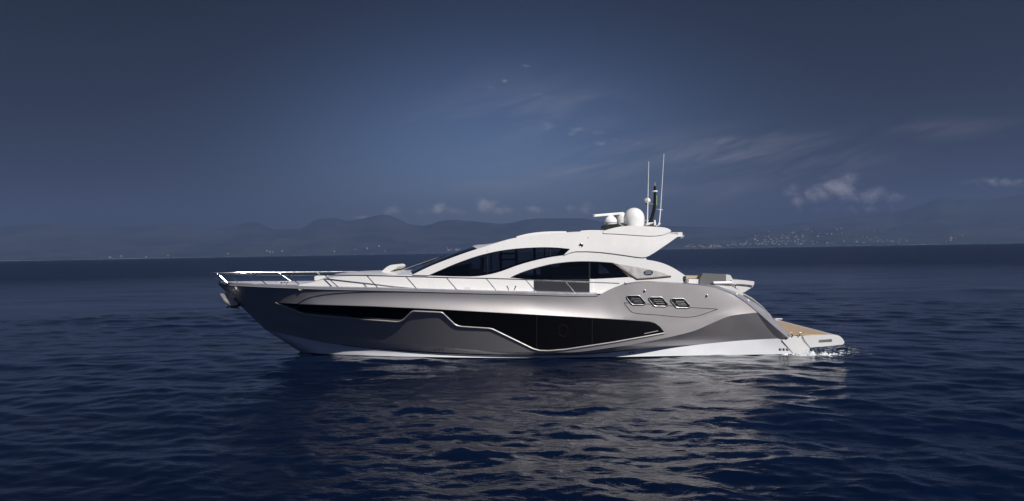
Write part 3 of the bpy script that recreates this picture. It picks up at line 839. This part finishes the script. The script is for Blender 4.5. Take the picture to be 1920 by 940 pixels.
link('hardtop_core', panel_bm(core, sidemap(-.03), 3.2, grid=25, step=20), M['gelcoat'], yacht)
link('cabin_bulkhead', panel_bm([(1186, 484), (1212, 489), (1240, 495), (1262, 505), (1284, 519), (1284, 545), (1186, 545)], sidemap(-.03), 3.55, grid=25, step=20), M['gelcoat'], yacht, bevel=.03)
both('hardtop_post', [(1196, 480), (1211.5, 480), (1211.5, 489), (1196, 487)], sidemap(-.01), .3, M['gelcoat'], yacht)
# dashboard/foredeck seal behind the windscreen base
# sliding sunroof panel
def roof_patch(name, poly_top, y0, y1, thick, m, bevel=.02):
    bm = newbm()
    A = [bm.verts.new(P(px, py, y0)) for px, py in poly_top]; B = [bm.verts.new(Vector((a.co.x, y1, a.co.z))) for a in A]
    C = [bm.verts.new(a.co - Vector((0, 0, thick))) for a in A]; D = [bm.verts.new(a.co - Vector((0, 0, thick))) for a in B]
    for k in range(len(A) - 1):
        bm.faces.new((A[k], A[k+1], B[k+1], B[k])); bm.faces.new((C[k+1], C[k], D[k], D[k+1])); bm.faces.new((A[k+1], A[k], C[k], C[k+1])); bm.faces.new((B[k], B[k+1], D[k+1], D[k]))
    bm.faces.new((A[0], B[0], D[0], C[0])); bm.faces.new((A[-1], C[-1], D[-1], B[-1]))
    bmesh.ops.recalc_face_normals(bm, faces=bm.faces)
    return link(name, bm, m, yacht, bevel=bevel)
roof_patch('sunroof', cr([(968, 443.6), (985, 439.3), (1005, 436), (1030, 434.2), (1062, 433.8)], 5), CY - 1.15, CY + 1.15, .10, M['gelcoat'])
roof_patch('sunroof_seal', cr([(964, 446), (972, 443.8)], 2), CY - 1.1, CY + 1.1, .03, M['black'], 0)
roof_patch('roof_fairing', cr([(1088, 433), (1105, 431.8), (1135, 432.2)], 4), CY - 1.0, CY + 1.0, .08, M['gelcoat'])
# raised equipment plinth on the hardtop
pl = cr([(1131, 433.5), (1150, 427.8), (1170, 424.3), (1195, 424), (1225, 425.3), (1247, 427.2), (1255, 430), (1259, 433.5)], 4) + cr([(1256, 435.5), (1245, 440), (1232, 442), (1220, 442.6), (1190, 441), (1160, 439), (1131, 437.8)], 4)
def plinth_map(px, py): return P(px, py, CY - 1.69)
link('equipment_plinth', panel_bm(pl, sidemap(.060), 2 * 1.72 + .06, grid=14, step=5), M['gelcoat'], yacht, bevel=.03)
# aft lip of the hardtop with teak-coloured top
link('hardtop_lip', panel_bm([(1246, 437), (1262, 435.8), (1279.5, 435.6), (1280, 443.4), (1262, 443.4), (1246, 441.5)], lambda a, b: P(a, b, CY - 1.5), 3.0, grid=14, step=8), M['gelcoat'], yacht, bevel=.01, smooth=False)
link('lip_inlay', panel_bm([(1250, 437.2), (1271, 436.4), (1272, 440), (1250, 440.5)], lambda a, b: P(a, b, CY - 1.515), .02, grid=14, step=8), M['taupe'], yacht)

# ---- trunk top (foredeck coachroof), sun pads
TE = [sm_in(*p) for p in resamp([(p[0], p[1]) for p in LOWFRONT] + [(805, 517)], 40)]
TC = []
for i, e in enumerate(TE): TC.append(Vector((e.x - .12 * math.sin(i / 39 * math.pi), CY, e.z + .10 * min(1, i / 8))))
link('coachroof', grid_bm(cross(TE, TC), .03), M['gelcoat'], yacht)
def prism(name, poly, y0, y1, m, bevel=.02, grid=12, step=6, parent=None):
    return link(name, panel_bm(poly, lambda a, b: P(a, b, y0), y1 - y0, grid=grid, step=step), m, parent or yacht, bevel=bevel, smooth=False)
hr = prism('sunpad_headrest', cr([(712, 513), (719, 506), (726, 500.3), (734, 497), (741, 496.8), (744.5, 499.5), (744, 502.5), (738, 506), (731, 509.5), (722, 513.5)], 3), CY - .85, CY + .85, M['cushion'], .03)
for y in (-.7, .7):
    bm = newbm(); tube(bm, [P(735, 505, CY + y), P(741, 513.5, CY + y)], .022, 8); link('strut', bm, M['chrome'], hr)
    bm = newbm(); tube(bm, [P(730, 508, CY + y), P(734, 514, CY + y)], .03, 8); link('strut', bm, M['gelcoat'], hr)
prism('sun_pad', cr([(589.5, 519), (594, 517.2), (603, 517), (610, 517.2), (614, 519), (614, 525.5), (589.5, 526)], 3), CY - .45, CY + .45, M['cushion'], .03)
prism('sun_pad', [(640, 516.2), (700, 513.6), (712, 513.2), (712, 516), (640, 519)], CY - .9, CY + .9, M['cushion'], .03)
for x in (752, 765):
    prism('deck_fitting', [(x, 511.5), (x + 7, 511.2), (x + 8, 514), (x, 514.2)], CY - .3, CY + .1, M['gelcoat'], .01)

# ---- wipers on the windscreen
for (a, b, y, r) in (((745, 510.5), (862, 471.5), CY - .55, .010), ((791, 496.5), (864, 471), CY - .55, .020), ((818, 489.5), (836, 484), CY - .57, .03), ((800, 497), (862, 473), CY - .75, .010)):
    bm = newbm(); tube(bm, [P(a[0], a[1] - 1, y), P((a[0] + b[0]) / 2, (a[1] + b[1]) / 2 - 1.7, y), P(b[0], b[1] - 1, y)], r, 6)
    link('wiper', bm, M['black'] if r > .012 else M['trim'], yacht)

# ---- interior seen through the tinted glass
box_ = newbm(); box(box_, (0.6, CY, 2.12), (8.8, 3.2, .06)); link('cabin_floor', box_, M['darkwood'], yacht)
def seat(name, cx, cy_, z, w, d, h, m):
    s = newbm(); box(s, (cx, cy_, z + .12), (w, d, .24)); box(s, (cx + w * .42, cy_, z + h / 2), (w * .22, d, h), ry=.12)
    return link(name, s, m, yacht, bevel=.05)
hs = P(896, 516, CY - .9)
seat('helm_seat', hs.x - .05, CY - .9, hs.z - .05, .45, .6, .62, M['brownleather'])
bm = newbm(); box(bm, (P(858, 515, CY).x, CY, 2.62), (.9, 2.4, .28), ry=-.15); link('dashboard', bm, M['black'], yacht, bevel=.06)
bm = newbm(); c = P(880, 503, CY - 1.0)
tube(bm, [c + Vector((.05 * math.sin(a), .17 * math.cos(a), .17 * math.sin(a))) for a in np.linspace(0, 6.283, 21)[:-1]], .014, 6, True); link('steering_wheel', bm, M['chrome'], yacht)
bm = newbm(); tube(bm, [P(903, 498, CY - .85), P(907.5, 503, CY - .85)], .05, 8); link('seat_frame', bm, M['chrome'], yacht)
q = P(1066, 518, CY - .6)
bm = newbm(); box(bm, (q.x, CY - .7, q.z - .1), (1.25, .7, .34)); box(bm, (q.x, CY - .38, q.z + .08), (1.25, .14, .45)); link('sofa', bm, M['interior'], yacht, bevel=.05)
bm = newbm(); box(bm, (P(1024, 518, CY).x, CY + .2, 2.45), (.3, 1.2, .6)); link('galley_cabinet', bm, M['interior'], yacht, bevel=.02)
bm = newbm(); box(bm, (P(1090, 518, CY).x, CY + .9, 2.5), (1.3, .6, .7)); link('sideboard', bm, M['darkwood'], yacht, bevel=.02)
for x in (938, 968, 1003):
    bm = newbm(); a = P(x, 466 if x > 950 else 470, CY + .3); box(bm, (a.x, CY + 1.0, 2.95), (.09, .09, 1.3)); link('pillar', bm, M['darkwood'], yacht)
bm = newbm(); a = P(953, 486, CY + 1.4); 
for dx_, dz_, sx, sz in ((0, .19, .62, .05), (0, -.02, .62, .06), (-.3, .08, .06, .24), (.3, .08, .07, .24)): box(bm, (a.x + dx_, CY + 1.45, a.z + dz_), (sx, .04, sz))
link('window_frame', bm, M['black'], yacht)

# ---- swim platform, quarter, stern gear
SQ = [(1466, 638), (1478, 633.2), (1484, 630.6), (1502, 630.4), (1505, 633), (1508, 639), (1518, 651.5), (1518, 673), (1496, 673)]
def quarter(side_, name):
    bm = panel_bm(SQ, lambda a, b: P(a, b, CY - 2.340 - .03 * (b - 634) / 34), .35, grid=9, step=5)
    if side_ < 0: mirror_bm(bm)
    return link(name, bm, M['gelcoat'], yacht, smooth=False)
quarter(1, 'stern_quarter'); quarter(-1, 'stern_quarter')
# lower white strip continuing to the transom
link('transom', panel_bm([(1440, 640), (1500, 634), (1510, 645), (1516, 653), (1516, 690), (1440, 690)], lambda a, b: P(a, b, CY - 1.8), 3.6, grid=22, step=20), M['gelcoat'], yacht)
pf = [(1505, 630.5)] + cr([(1540, 628.8), (1561, 628), (1571, 629), (1577.5, 633), (1582, 639), (1583, 643), (1580, 646.5)], 4) + [(1550, 649.3), (1519.5, 652)] + [(1509, 639)]
link('swim_platform', panel_bm(pf, lambda a, b: P(a, b, CY - 2.365), 4.73, grid=12, step=5), M['gelcoat'], yacht, bevel=.02, smooth=False)
def teak_deck():
    a = P(1466, 631.2, CY - 2.385); b = P(1561, 628.2, CY - 2.385)
    z = max(a.z, b.z)
    bm = newbm(); x0 = a.x - 1.2; x1 = b.x
    box(bm, ((x0 + x1) / 2, CY, b.z - .004), (x1 - x0, 4.54, .02))
    link('teak_deck', bm, M['teak'], yacht, smooth=False)
    bm = newbm(); box(bm, ((x0 + a.x + 1.0) / 2 , CY, b.z - .12), (a.x + 1.0 - x0, 4.2, .2)); link('platform_base', bm, M['gelcoat'], yacht)
    q = P(1466, 606, CY + 2.2); bm = newbm(); box(bm, (q.x - .12, CY + 2.25, b.z + .015), (.26, .2, .03)); link('step', bm, M['gelcoat'], yacht, bevel=.01)
teak_deck()
fpl = lambda a, b: P(a, b, CY - 2.377)
link('platform_grille', panel_bm([(1536, 637.6), (1560, 636), (1560, 640.6), (1536, 642)], fpl, .02, grid=10, step=8), mat('grille_grey', (.14, .15, .15), .5, nz=(20, .3)), yacht)
def thin(name, pts, r, m, mapf, closed=False, seg=6):
    bm = newbm(); tube(bm, [mapf(*p) for p in pts], r, seg, closed); return link(name, bm, m, yacht)
thin('platform_seam', [(1504.5, 631), (1507, 638), (1518.5, 651.5)], .004, M['taupe'], lambda a, b: P(a, b, CY - 2.366))
thin('platform_seam', [(1492, 654), (1510, 653), (1518, 651.8)], .004, M['taupe'], lambda a, b: P(a, b, CY - 2.348))
for x in (1463, 1469.8, 1476.8): button('exhaust_outlet', hullmap(.004, bvh_low), x, 655, .028, M['trim'], .03, ring=M['black'])
hl = hullmap(.004, bvh_low)
for x, y in ((1181, 661.5), (1187, 661.2)): button('drain_outlet', hl, x, y, .025, M['black'], .01)
for x, y in ((815.6, 657), (823, 657), (830.5, 656.6)): button('drain_outlet', hullmap(.0), x, y, .022, M['chrome'], .03)
for x, y in ((1209, 545), (1325.5, 554)): button('docking_lamp', hullmap(.0), x, y, .032, M['chrome'], .05)
def cleat(name, c, L=.26, h=.10, y_=True, lean=.03):
    bm = newbm()
    for s in (-1, 1): tube(bm, [c + Vector((s * L * .22, 0, 0)), c + Vector((s * (L * .22 + lean), 0, h))], .014, 6)
    tube(bm, [c + Vector((-L / 2, 0, h)), c + Vector((L / 2, 0, h))], .013, 8)
    return link(name, bm, M['chrome'], yacht)
cleat('cleat', P(533, 535.5, CY - 1.25), .26, .09)
def vcleat(a, b, h=.10):
    bm = newbm()
    for c, s in ((a, -1), (b, 1)): tube(bm, [c, c + Vector((s * .045, 0, h))], .016, 6); tube(bm, [c + Vector((s * .045 - .03, 0, h)), c + Vector((s * .045 + .03, 0, h + .01))], .014, 6)
    link('cleat', bm, M['chrome'], yacht)
vcleat(P(954, 544.5, CY - 2.5), P(964, 544.5, CY - 2.5), .11)
vcleat(P(1486.5, 631, CY - 2.36), P(1497.5, 631, CY - 2.36), .10)

# quarter cap: slanted grey band along the swept stern edge
near = cr([(1172, 532.0), (1200, 529), (1250, 530.3), (1290, 533), (1320, 536.5), (1345, 541.5), (1362, 546.5), (1376, 552.5), (1399, 567), (1422, 586), (1450, 610.5), (1478, 634)], 6)
far = cr([(1172, 531.0), (1200, 527.6), (1250, 528.8), (1290, 531), (1320, 533.3), (1345, 536), (1366, 541.5), (1384, 549.5), (1408, 563), (1434, 582), (1460, 608), (1484, 631)], 6)
def qcap(sgn):
    bm = newbm(); rows = []
    for (a, b) in zip(near, far):
        nb = interp(a[0], [(1172, 2.645), (1376, 2.60), (1399, 2.61), (1422, 2.625), (1450, 2.51), (1478, 2.39)]); p = P(a[0], a[1], CY - nb); q = P(b[0], b[1], CY - nb + .17); r_ = q + Vector((-.10, .16, -.06))
        row = [p + Vector((0, .0, -.02)), p + Vector((0, -.004, 0)), q, r_]
        if sgn < 0: row = [Vector((v_.x, 2 * CY - v_.y, v_.z)) for v_ in row]
        rows.append([bm.verts.new(v_) for v_ in row])
    for A, B in zip(rows, rows[1:]):
        for k in range(3): bm.faces.new((A[k], A[k+1], B[k+1], B[k]))
    bmesh.ops.recalc_face_normals(bm, faces=bm.faces)
    link('quarter_cap', bm, M['cap'], yacht)
qcap(1); qcap(-1)
# inner stern fairing beyond the cap (stair side)
inner = [(1340, 536), (1372, 539), (1392, 549), (1410, 558), (1428, 573), (1444, 590), (1452, 602), (1440, 600), (1400, 570), (1350, 545)]
link('stair_side', panel_bm(inner, lambda a, b: P(a, b, CY - 2.3), .12, grid=10, step=6), M['cap'], yacht, bevel=.01)
thin('stair_handrail', [(1392, 551.5), (1398, 553.5), (1412, 562), (1430, 576), (1446, 594)], .012, M['trim'], lambda a, b: P(a, b, CY - 2.33))
thin('stair_handrail', [(1394, 557), (1410, 567), (1427, 581)], .010, M['seam'], lambda a, b: P(a, b, CY - 2.45))
for x, y in ((1381, 551.8), (1402.5, 564)): button('docking_lamp', lambda a, b: P(a, b, CY - 2.56), x, y, .036, M['lens'], .03)
# slanted transom body between the quarters
link('transom_body', panel_bm([(1290, 536), (1345, 540), (1376, 553), (1399, 568), (1422, 588), (1450, 612), (1474, 634), (1474, 650), (1290, 650)], lambda a, b: P(a, b, CY - 1.75), 3.5, grid=25, step=14), M['gelcoat'], yacht)
# cockpit
prism('cockpit_coaming', [(1286, 519.5), (1312, 520), (1312, 535), (1286, 534)], CY + 1.2, CY + 1.7, M['gelcoat'], .01)
prism('teak_rail', [(1286, 516.9), (1314, 517.4), (1314, 522.2), (1286, 521.8)], CY + .9, CY + 1.15, M['teak'], .005)
prism('cockpit_locker', [(1291, 524), (1311, 524.3), (1311, 536), (1291, 536)], CY - 1.5, CY - .9, M['gelcoat'], .015)
prism('bulkhead_pillar', cr([(1281.5, 518.5), (1286, 518), (1287, 520.5), (1284.5, 524), (1284.5, 534), (1282, 534), (1280.5, 525)], 3), CY - 2.0, CY - 1.9, M['rubber'], 0)
thin('grab_post', [(1285.8, 522.5), (1286, 532)], .02, M['chrome'], lambda a, b: P(a, b, CY - 2.05))
bk = prism('sunpad_backrest', [(1311.5, 534), (1312.5, 522), (1318, 512.8), (1361, 515), (1361, 528), (1340, 535)], CY - 1.55, CY - 1.15, M['greycushion'], .03)
prism('backrest_end', cr([(1361.3, 515), (1369, 516.2), (1372, 520.5), (1374, 526), (1373, 529)], 3) + [(1361.3, 529)], CY - 1.52, CY - 1.15, M['cushion'], .02)
bm = newbm(); tube(bm, [P(1337, 531, CY - 1.72), P(1372, 530.6, CY - 1.72)], .052, 14); link('bolster', bm, M['dome'], yacht, bevel=.01)
bm = newbm(); tube(bm, [P(1333, 533.3, CY - 1.70), P(1340, 533.3, CY - 1.70)], .045, 12); link('bolster_end', bm, M['rubber'], yacht)
bm = newbm(); tube(bm, [P(1350, 534.7, CY - 1.66), P(1370, 534.7, CY - 1.66)], .012, 8); link('bolster_bar', bm, M['rubber'], yacht)
tr = prism('stern_sunbed', [(1372, 525.2), (1395, 525.6), (1413.5, 527.8), (1414.5, 529.5), (1413, 536), (1405, 534.2), (1390, 532.8), (1372, 532.4)], CY - 1.62, CY + 1.4, M['gelcoat'], .02)
prism('sunbed_base', cr([(1374, 532), (1390, 532.4), (1405, 533.8), (1412, 535.5)], 3) + cr([(1412, 538.5), (1403, 544), (1392, 549.6), (1383, 543), (1374, 536)], 3), CY - 1.56, CY + 1.3, M['gelcoat'], .02)
thin('sunbed_strut', [(1378.5, 533.5), (1378.7, 543.5)], .013, M['rubber'], lambda a, b: P(a, b, CY - 1.75))
thin('sunbed_hinge', [(1377, 534), (1380, 529.5)], .035, M['dome'], lambda a, b: P(a, b, CY - 1.70))
prism('coaming_inside', [(1335, 535), (1352, 535.5), (1372, 537), (1392, 549), (1394, 556), (1375, 551), (1350, 543)], CY - 2.42, CY - 2.3, M['gelcoat'], 0)

# ---- air intakes: three steel-framed ports and the panel seam
HP = [(1175.3, 556), (1178, 554.6), (1197, 554.4), (1200, 555.6), (1210, 567), (1209.8, 570), (1207.6, 571.6), (1188, 571.3), (1184.5, 569.8), (1175.6, 559)]
for dx_, dy_ in ((0, 0), (41.7, 2.9), (82.9, 5.6)):
    pts = cr(dens([(x + dx_, y + dy_) for x, y in HP], 6), 3, True)
    o = link('air_intake', panel_bm(pts, hullmap(.008), .008, grid=6, step=3), M['black'], yacht)
    bm = newbm(); f = hullmap(.022); tube(bm, [f(*p) for p in pts], .012, 8, True); link('intake_frame', bm, M['intake'], o)
    bm = newbm(); f = hullmap(.016)
    for k in (0, 1, 2): tube(bm, [f(1184 + dx_ + k * 2, 559.5 + dy_ + k * 3.4), f(1200 + dx_ + k * 2.2, 560 + dy_ + k * 3.4)], .004, 6)
    tube(bm, [f(1185.5 + dx_, 560 + dy_), f(1183.5 + dx_, 565 + dy_)], .006, 6)
    link('intake_louvre', bm, M['cap'], o)
seam = [(1170, 568)] + cr([(1170, 568), (1178, 578.5), (1184, 584.8), (1190, 587), (1230, 590.5), (1270, 594.2), (1292, 594.8), (1310, 592), (1328, 586), (1346, 579.8)], 4)[1:] + [(1320, 578.2), (1296, 576.6), (1290, 578.5), (1270, 577), (1264, 573.8), (1254, 573.2), (1249, 575.3), (1230, 574.2), (1222, 570.6), (1213, 570), (1208, 572), (1188, 571.9), (1178, 568)]
hull_tube('panel_seam', seam, .008, M['seam'], yacht, .002, closed=True, step=3)
# boot line: dark line under the grey panel, at the silver/white joint
hull_tube('boot_line', [(x, sinterp(x, tabs(B_)[0]) - .8) for x in range(640, 1200, 8)], .012, M['seam'], yacht, .004)

# ---- bow rails (both sides) with raked stanchions
def rail():
    RAIL = [(395, 512.3, .0), (420, 513.3, .55), (480, 514.8, 1.12), (550, 515.6, 1.55), (620, 516.2, 1.88), (700, 517.4, 2.13), (761, 518.9, 2.28), (837, 520.9, 2.40), (911, 522.4, 2.48), (985, 524.6, 2.52), (1060, 527.8, 2.54), (1120, 530, 2.55), (1168, 532, 2.58)]
    ty = [(p[0], p[1]) for p in RAIL]; tb = [(p[0], p[2]) for p in RAIL]
    def rp(x, sgn): 
        q = P(x, sinterp(x, ty), CY - max(0, sinterp(x, tb) - .02 * min(1, max(0, (x - 410) / 60)))); return q if sgn > 0 else Vector((q.x, 2 * CY - q.y, q.z))
    bm = newbm()
    xs = [395 + 3 * i for i in range(10)] + [425 + 8 * i for i in range(94)]
    xs = [x for x in xs if x <= 1168]
    for sgn in (1, -1):
        tube(bm, [rp(x, sgn) for x in xs], .018, 8)
    link('bow_rail', bm, M['chrome'], yacht)
    S_y, S_b = tabs(S_)
    for (xt, xb) in ((432.5, 447), (477, 501), (541, 565), (609, 635), (688, 709), (761, 782), (837, 857.5), (911.5, 932), (985.5, 1006), (1060, 1079.5)):
        for sgn in (1, -1):
            t = rp(xt, 1); b = P(xb, sinterp(xb, S_y) - 4.2, CY - sinterp(xb, S_b) + .07)
            if sgn < 0: t = Vector((t.x, 2 * CY - t.y, t.z)); b = Vector((b.x, 2 * CY - b.y, b.z))
            bm = newbm(); tube(bm, [t, b], .015, 8); tube(bm, [b + Vector((0, 0, -.01)), b + (t - b) * .06], .028, 8)
            link('stanchion', bm, M['chrome'], yacht)
    for (a, b) in (((394.5, 512.5, .0), (414.5, 531, .10)), ((408, 513, .32), (427, 530.5, .30))):
        for sgn in (1, -1):
            if a[2] == 0 and sgn < 0: continue
            p = P(a[0], a[1], CY - sgn * a[2]); q = P(b[0], b[1], CY - sgn * b[2])
            bm = newbm(); tube(bm, [p, q], .034, 8, flat=.6); link('pulpit_post', bm, M['chrome'], yacht)
rail()
# rail foot at the bulwark
button('rail_end', lambda a, b: P(a, b, CY - 2.6), 1172, 531.5, .035, M['chrome'], .05)

# ---- anchor and stem fitting
def anchor():
    a = link('anchor', panel_bm([(412, 551), (427, 550), (440, 562), (447, 571), (438, 573.5), (429, 571.5), (420, 563)], lambda x, y: P(x, y, CY - .12), .05, grid=8, step=4), M['trim'], yacht, bevel=.012)
    bm = newbm(); tube(bm, [P(416, 563, CY - .22), P(421, 568, CY - .24), P(430, 571, CY - .22)], .04, 8, r2=.02); link('anchor_edge', bm, M['chrome'], a)
    bm = newbm()
    for pts in (((423, 577.5), (432, 569), (434, 575), (447, 579.5), (440, 578.5)), ((436, 576), (445, 569), (449, 572), (444, 576.5))):
        m_ = panel_bm(list(pts), lambda x, y: P(x, y, CY - .1), .2, grid=8, step=4); me = bpy.data.meshes.new('t'); m_.to_mesh(me); m_.free(); bm.from_mesh(me); bpy.data.meshes.remove(me)
    link('fluke', bm, M['black'], a)
    bm = newbm(); tube(bm, [P(431, 552, CY), P(444, 566, CY)], .07, 8); link('shank', bm, M['cap'], a)
    bm = newbm(); tube(bm, [P(424, 549, CY), P(428, 549, CY - .14), P(438, 560, CY - .2)], .022, 8); link('bow_roller', bm, M['chrome'], yacht)
    for x, y in ((431, 550.5), (434, 552), (437, 554.5), (440, 557)):
        bm = newbm(); c = hullmap(.01)(x, y); lathe(bm, c, [(.035, -.01), (.03, .02), (.012, .03)], 10, 'Y'); link('stem_stud', bm, M['chrome'], yacht)
anchor()

# ---- mast, domes, radar, whip aerials
def gear():
    c = P(1189, 424, CY - .35); r = .335
    bm = newbm(); lathe(bm, c, [(r * .9, -.03), (r * .97, .04), (r, .16), (r, .25)] + [(r * math.cos(a), .25 + r * math.sin(a) * 1.02) for a in np.linspace(.1, 1.5, 12)], 40); link('satellite_dome', bm, M['dome'], yacht)
    bm = newbm(); box(bm, c + Vector((-.32, -.28, .02)), (.10, .08, .05)); link('dome_latch', bm, M['black'], yacht)
    c = P(1165.5, 424, CY + .4); r = .20
    bm = newbm(); lathe(bm, c, [(r * .8, -.1), (r, .02), (r, .33), (r * .9, .41), (r * .55, .44), (.02, .445)], 28); link('tv_dome', bm, M['dome'], yacht)
    c = P(1145, 421, CY - .2)
    bm = newbm(); lathe(bm, c, [(.20, -.02), (.21, .05), (.21, .12), (.17, .2), (.10, .26), (.09, .3)], 24); rb = link('radar_pedestal', bm, M['dome'], yacht)
    bm = newbm(); tube(bm, [c + Vector((math.cos(a) * .212, math.sin(a) * .212, .05)) for a in np.linspace(0, 6.283, 25)[:-1]], .006, 6, True); link('pedestal_seam', bm, M['seam'], rb)
    bm = newbm(); a = P(1113.5, 404.8, CY - .75); b = P(1168, 400.2, CY + .4)
    d = (b - a); m_ = Matrix.Translation((a + b) / 2) @ d.to_track_quat('X', 'Z').to_matrix().to_4x4() @ Matrix.Diagonal((d.length, .10, .085, 1)); bmesh.ops.create_cube(bm, size=1, matrix=m_)
    link('radar_scanner', bm, M['dome'], rb, bevel=.025)
    prism('radar_plinth', [(1132, 424), (1134, 421.5), (1160, 419.5), (1171, 424), (1150, 427.5), (1133, 431.5), (1131.8, 428)], CY - .5, CY + .2, M['black'], .015)
    # black mast
    mr = None
    bm = newbm()
    pts = [P(1220, 417, CY + .3), P(1227, 389, CY + .3), P(1227.8, 372, CY + .3), P(1227.8, 349, CY + .3)]
    tube(bm, cr([tuple(p) for p in pts], 4), .078, 8, flat=.8, r2=.05); mast = link('mast', bm, M['black'], yacht)
    bm = newbm(); tube(bm, [P(1227.8, 349, CY + .3), P(1228, 341.5, CY + .3)], .02, 8, r2=.008); link('anchor_light', bm, M['trim'], mast)
    c = P(1228, 359.5, CY + .3); bm = newbm(); lathe(bm, c, [(.085, -.02), (.10, 0), (.085, .03)], 16); link('mast_collar', bm, M['dome'], mast)
    bm = newbm(); tube(bm, [P(1211, 382.5, CY + .3), P(1226, 384, CY + .3)], .028, 8); link('mast_arm', bm, M['black'], mast)
    c = P(1214.5, 376.5, CY + .28); bm = newbm(); bmesh.ops.create_uvsphere(bm, u_segments=20, v_segments=12, radius=.095, matrix=Matrix.Translation(c)); link('camera_head', bm, M['dome'], mast)
    c = P(1209, 375.5, CY + .22); bm = newbm(); tube(bm, [c + Vector((0, 0, -.04)), c + Vector((0, 0, .05))], .028, 8); link('camera_lens', bm, M['trim'], mast)
    bm = newbm(); tube(bm, [P(1231, 367, CY + .25), P(1231.3, 376, CY + .25), P(1231, 385, CY + .25)], .012, 6); link('signal_cable', bm, M['green'], mast)
    bm = newbm(); a = P(1219, 420.5, CY + .3); box(bm, a, (.34, .3, .10)); box(bm, a + Vector((.13, -.1, .07)), (.06, .1, .12)); link('mast_base', bm, M['dome'], yacht, bevel=.02)
    prism('mast_shoe', [(1215, 423), (1224, 419), (1227, 418), (1226, 424.5), (1216, 425)], CY + .05, CY + .12, M['rubber'], 0)
    bm = newbm(); tube(bm, [P(1209, 414, CY), P(1216, 414, CY)], .016, 6); link('aerial_bracket', bm, M['dome'], yacht)
    for pts, y in ((((1213.8, 418), (1214.6, 382), (1216.3, 306)), CY - .1), (((1236.2, 419), (1238.6, 392), (1244.8, 291)), CY - .5)):
        bm = newbm(); q = [P(a, b, y) for a, b in pts]; tube(bm, q[:2], .019, 8); tube(bm, q[1:], .015, 8, r2=.009); tube(bm, [q[-1], q[-1] + Vector((0, 0, .04))], .012, 6)
        link('whip_aerial', bm, M['dome'], yacht)
    bm = newbm(); tube(bm, [P(1231, 392, CY - .1), P(1238, 393, CY - .5)], .014, 6); tube(bm, [P(1236, 393.4, CY - .5), P(1242.5, 394, CY - .5)], .024, 8, flat=.5); link('aerial_bracket', bm, M['dome'], yacht)
    bm = newbm(); tube(bm, [P(1234.5, 423, CY - .5), P(1236.3, 417, CY - .5)], .022, 6); tube(bm, [P(1230, 424.5, CY - .5), P(1239, 419.5, CY - .5)], .012, 6); link('aerial_base', bm, M['dome'], yacht)
gear()

# ---- white water thrown up at the stern
def spray():
    bm = newbm(); rnd = random.Random(3)
    nx, ny = 110, 26; rows = []
    for i in range(nx + 1):
        X = 7.2 + 3.9 * i / nx; row = []
        for j in range(ny + 1):
            w = -1 + 2 * j / ny
            amp = math.exp(-((X - 8.75) / 1.15) ** 2) * .9
            Yc = 20.02 + (.25 if X > 9 else 0) * (X - 9)
            n = noise.fractal(Vector((X * 5.5, w * 3.0, 1.7)), .55, 2.2, 7)
            h = -.045 + amp * (1 - w * w) * (.075 + .17 * max(-.5, n))
            row.append(bm.verts.new((X + .05 * n, Yc + w * (.26 + .12 * n) * (1 + (X > 9.0) * .8 * (X - 9)), h - .07 * abs(w) ** 3)))
        rows.append(row)
    for A, B in zip(rows, rows[1:]):
        for k in range(ny): bm.faces.new((A[k], A[k+1], B[k+1], B[k]))
    bmesh.ops.recalc_face_normals(bm, faces=bm.faces)
    for _ in range(450):
        X = rnd.gauss(8.5, .65); Y = rnd.gauss(20.1 + max(0, X - 9) * .35, .22); z = abs(rnd.gauss(0, .10)) * math.exp(-((X - 8.9) / .8) ** 2) + .01
        r = rnd.uniform(.003, .011); bmesh.ops.create_icosphere(bm, subdivisions=1, radius=r, matrix=Matrix.Translation((X, Y, z)) @ Matrix.Diagonal((1.5, 1, .8, 1)))
    tag(link('wake_foam', bm, M['spray'], angle=180), kind='stuff')
spray()
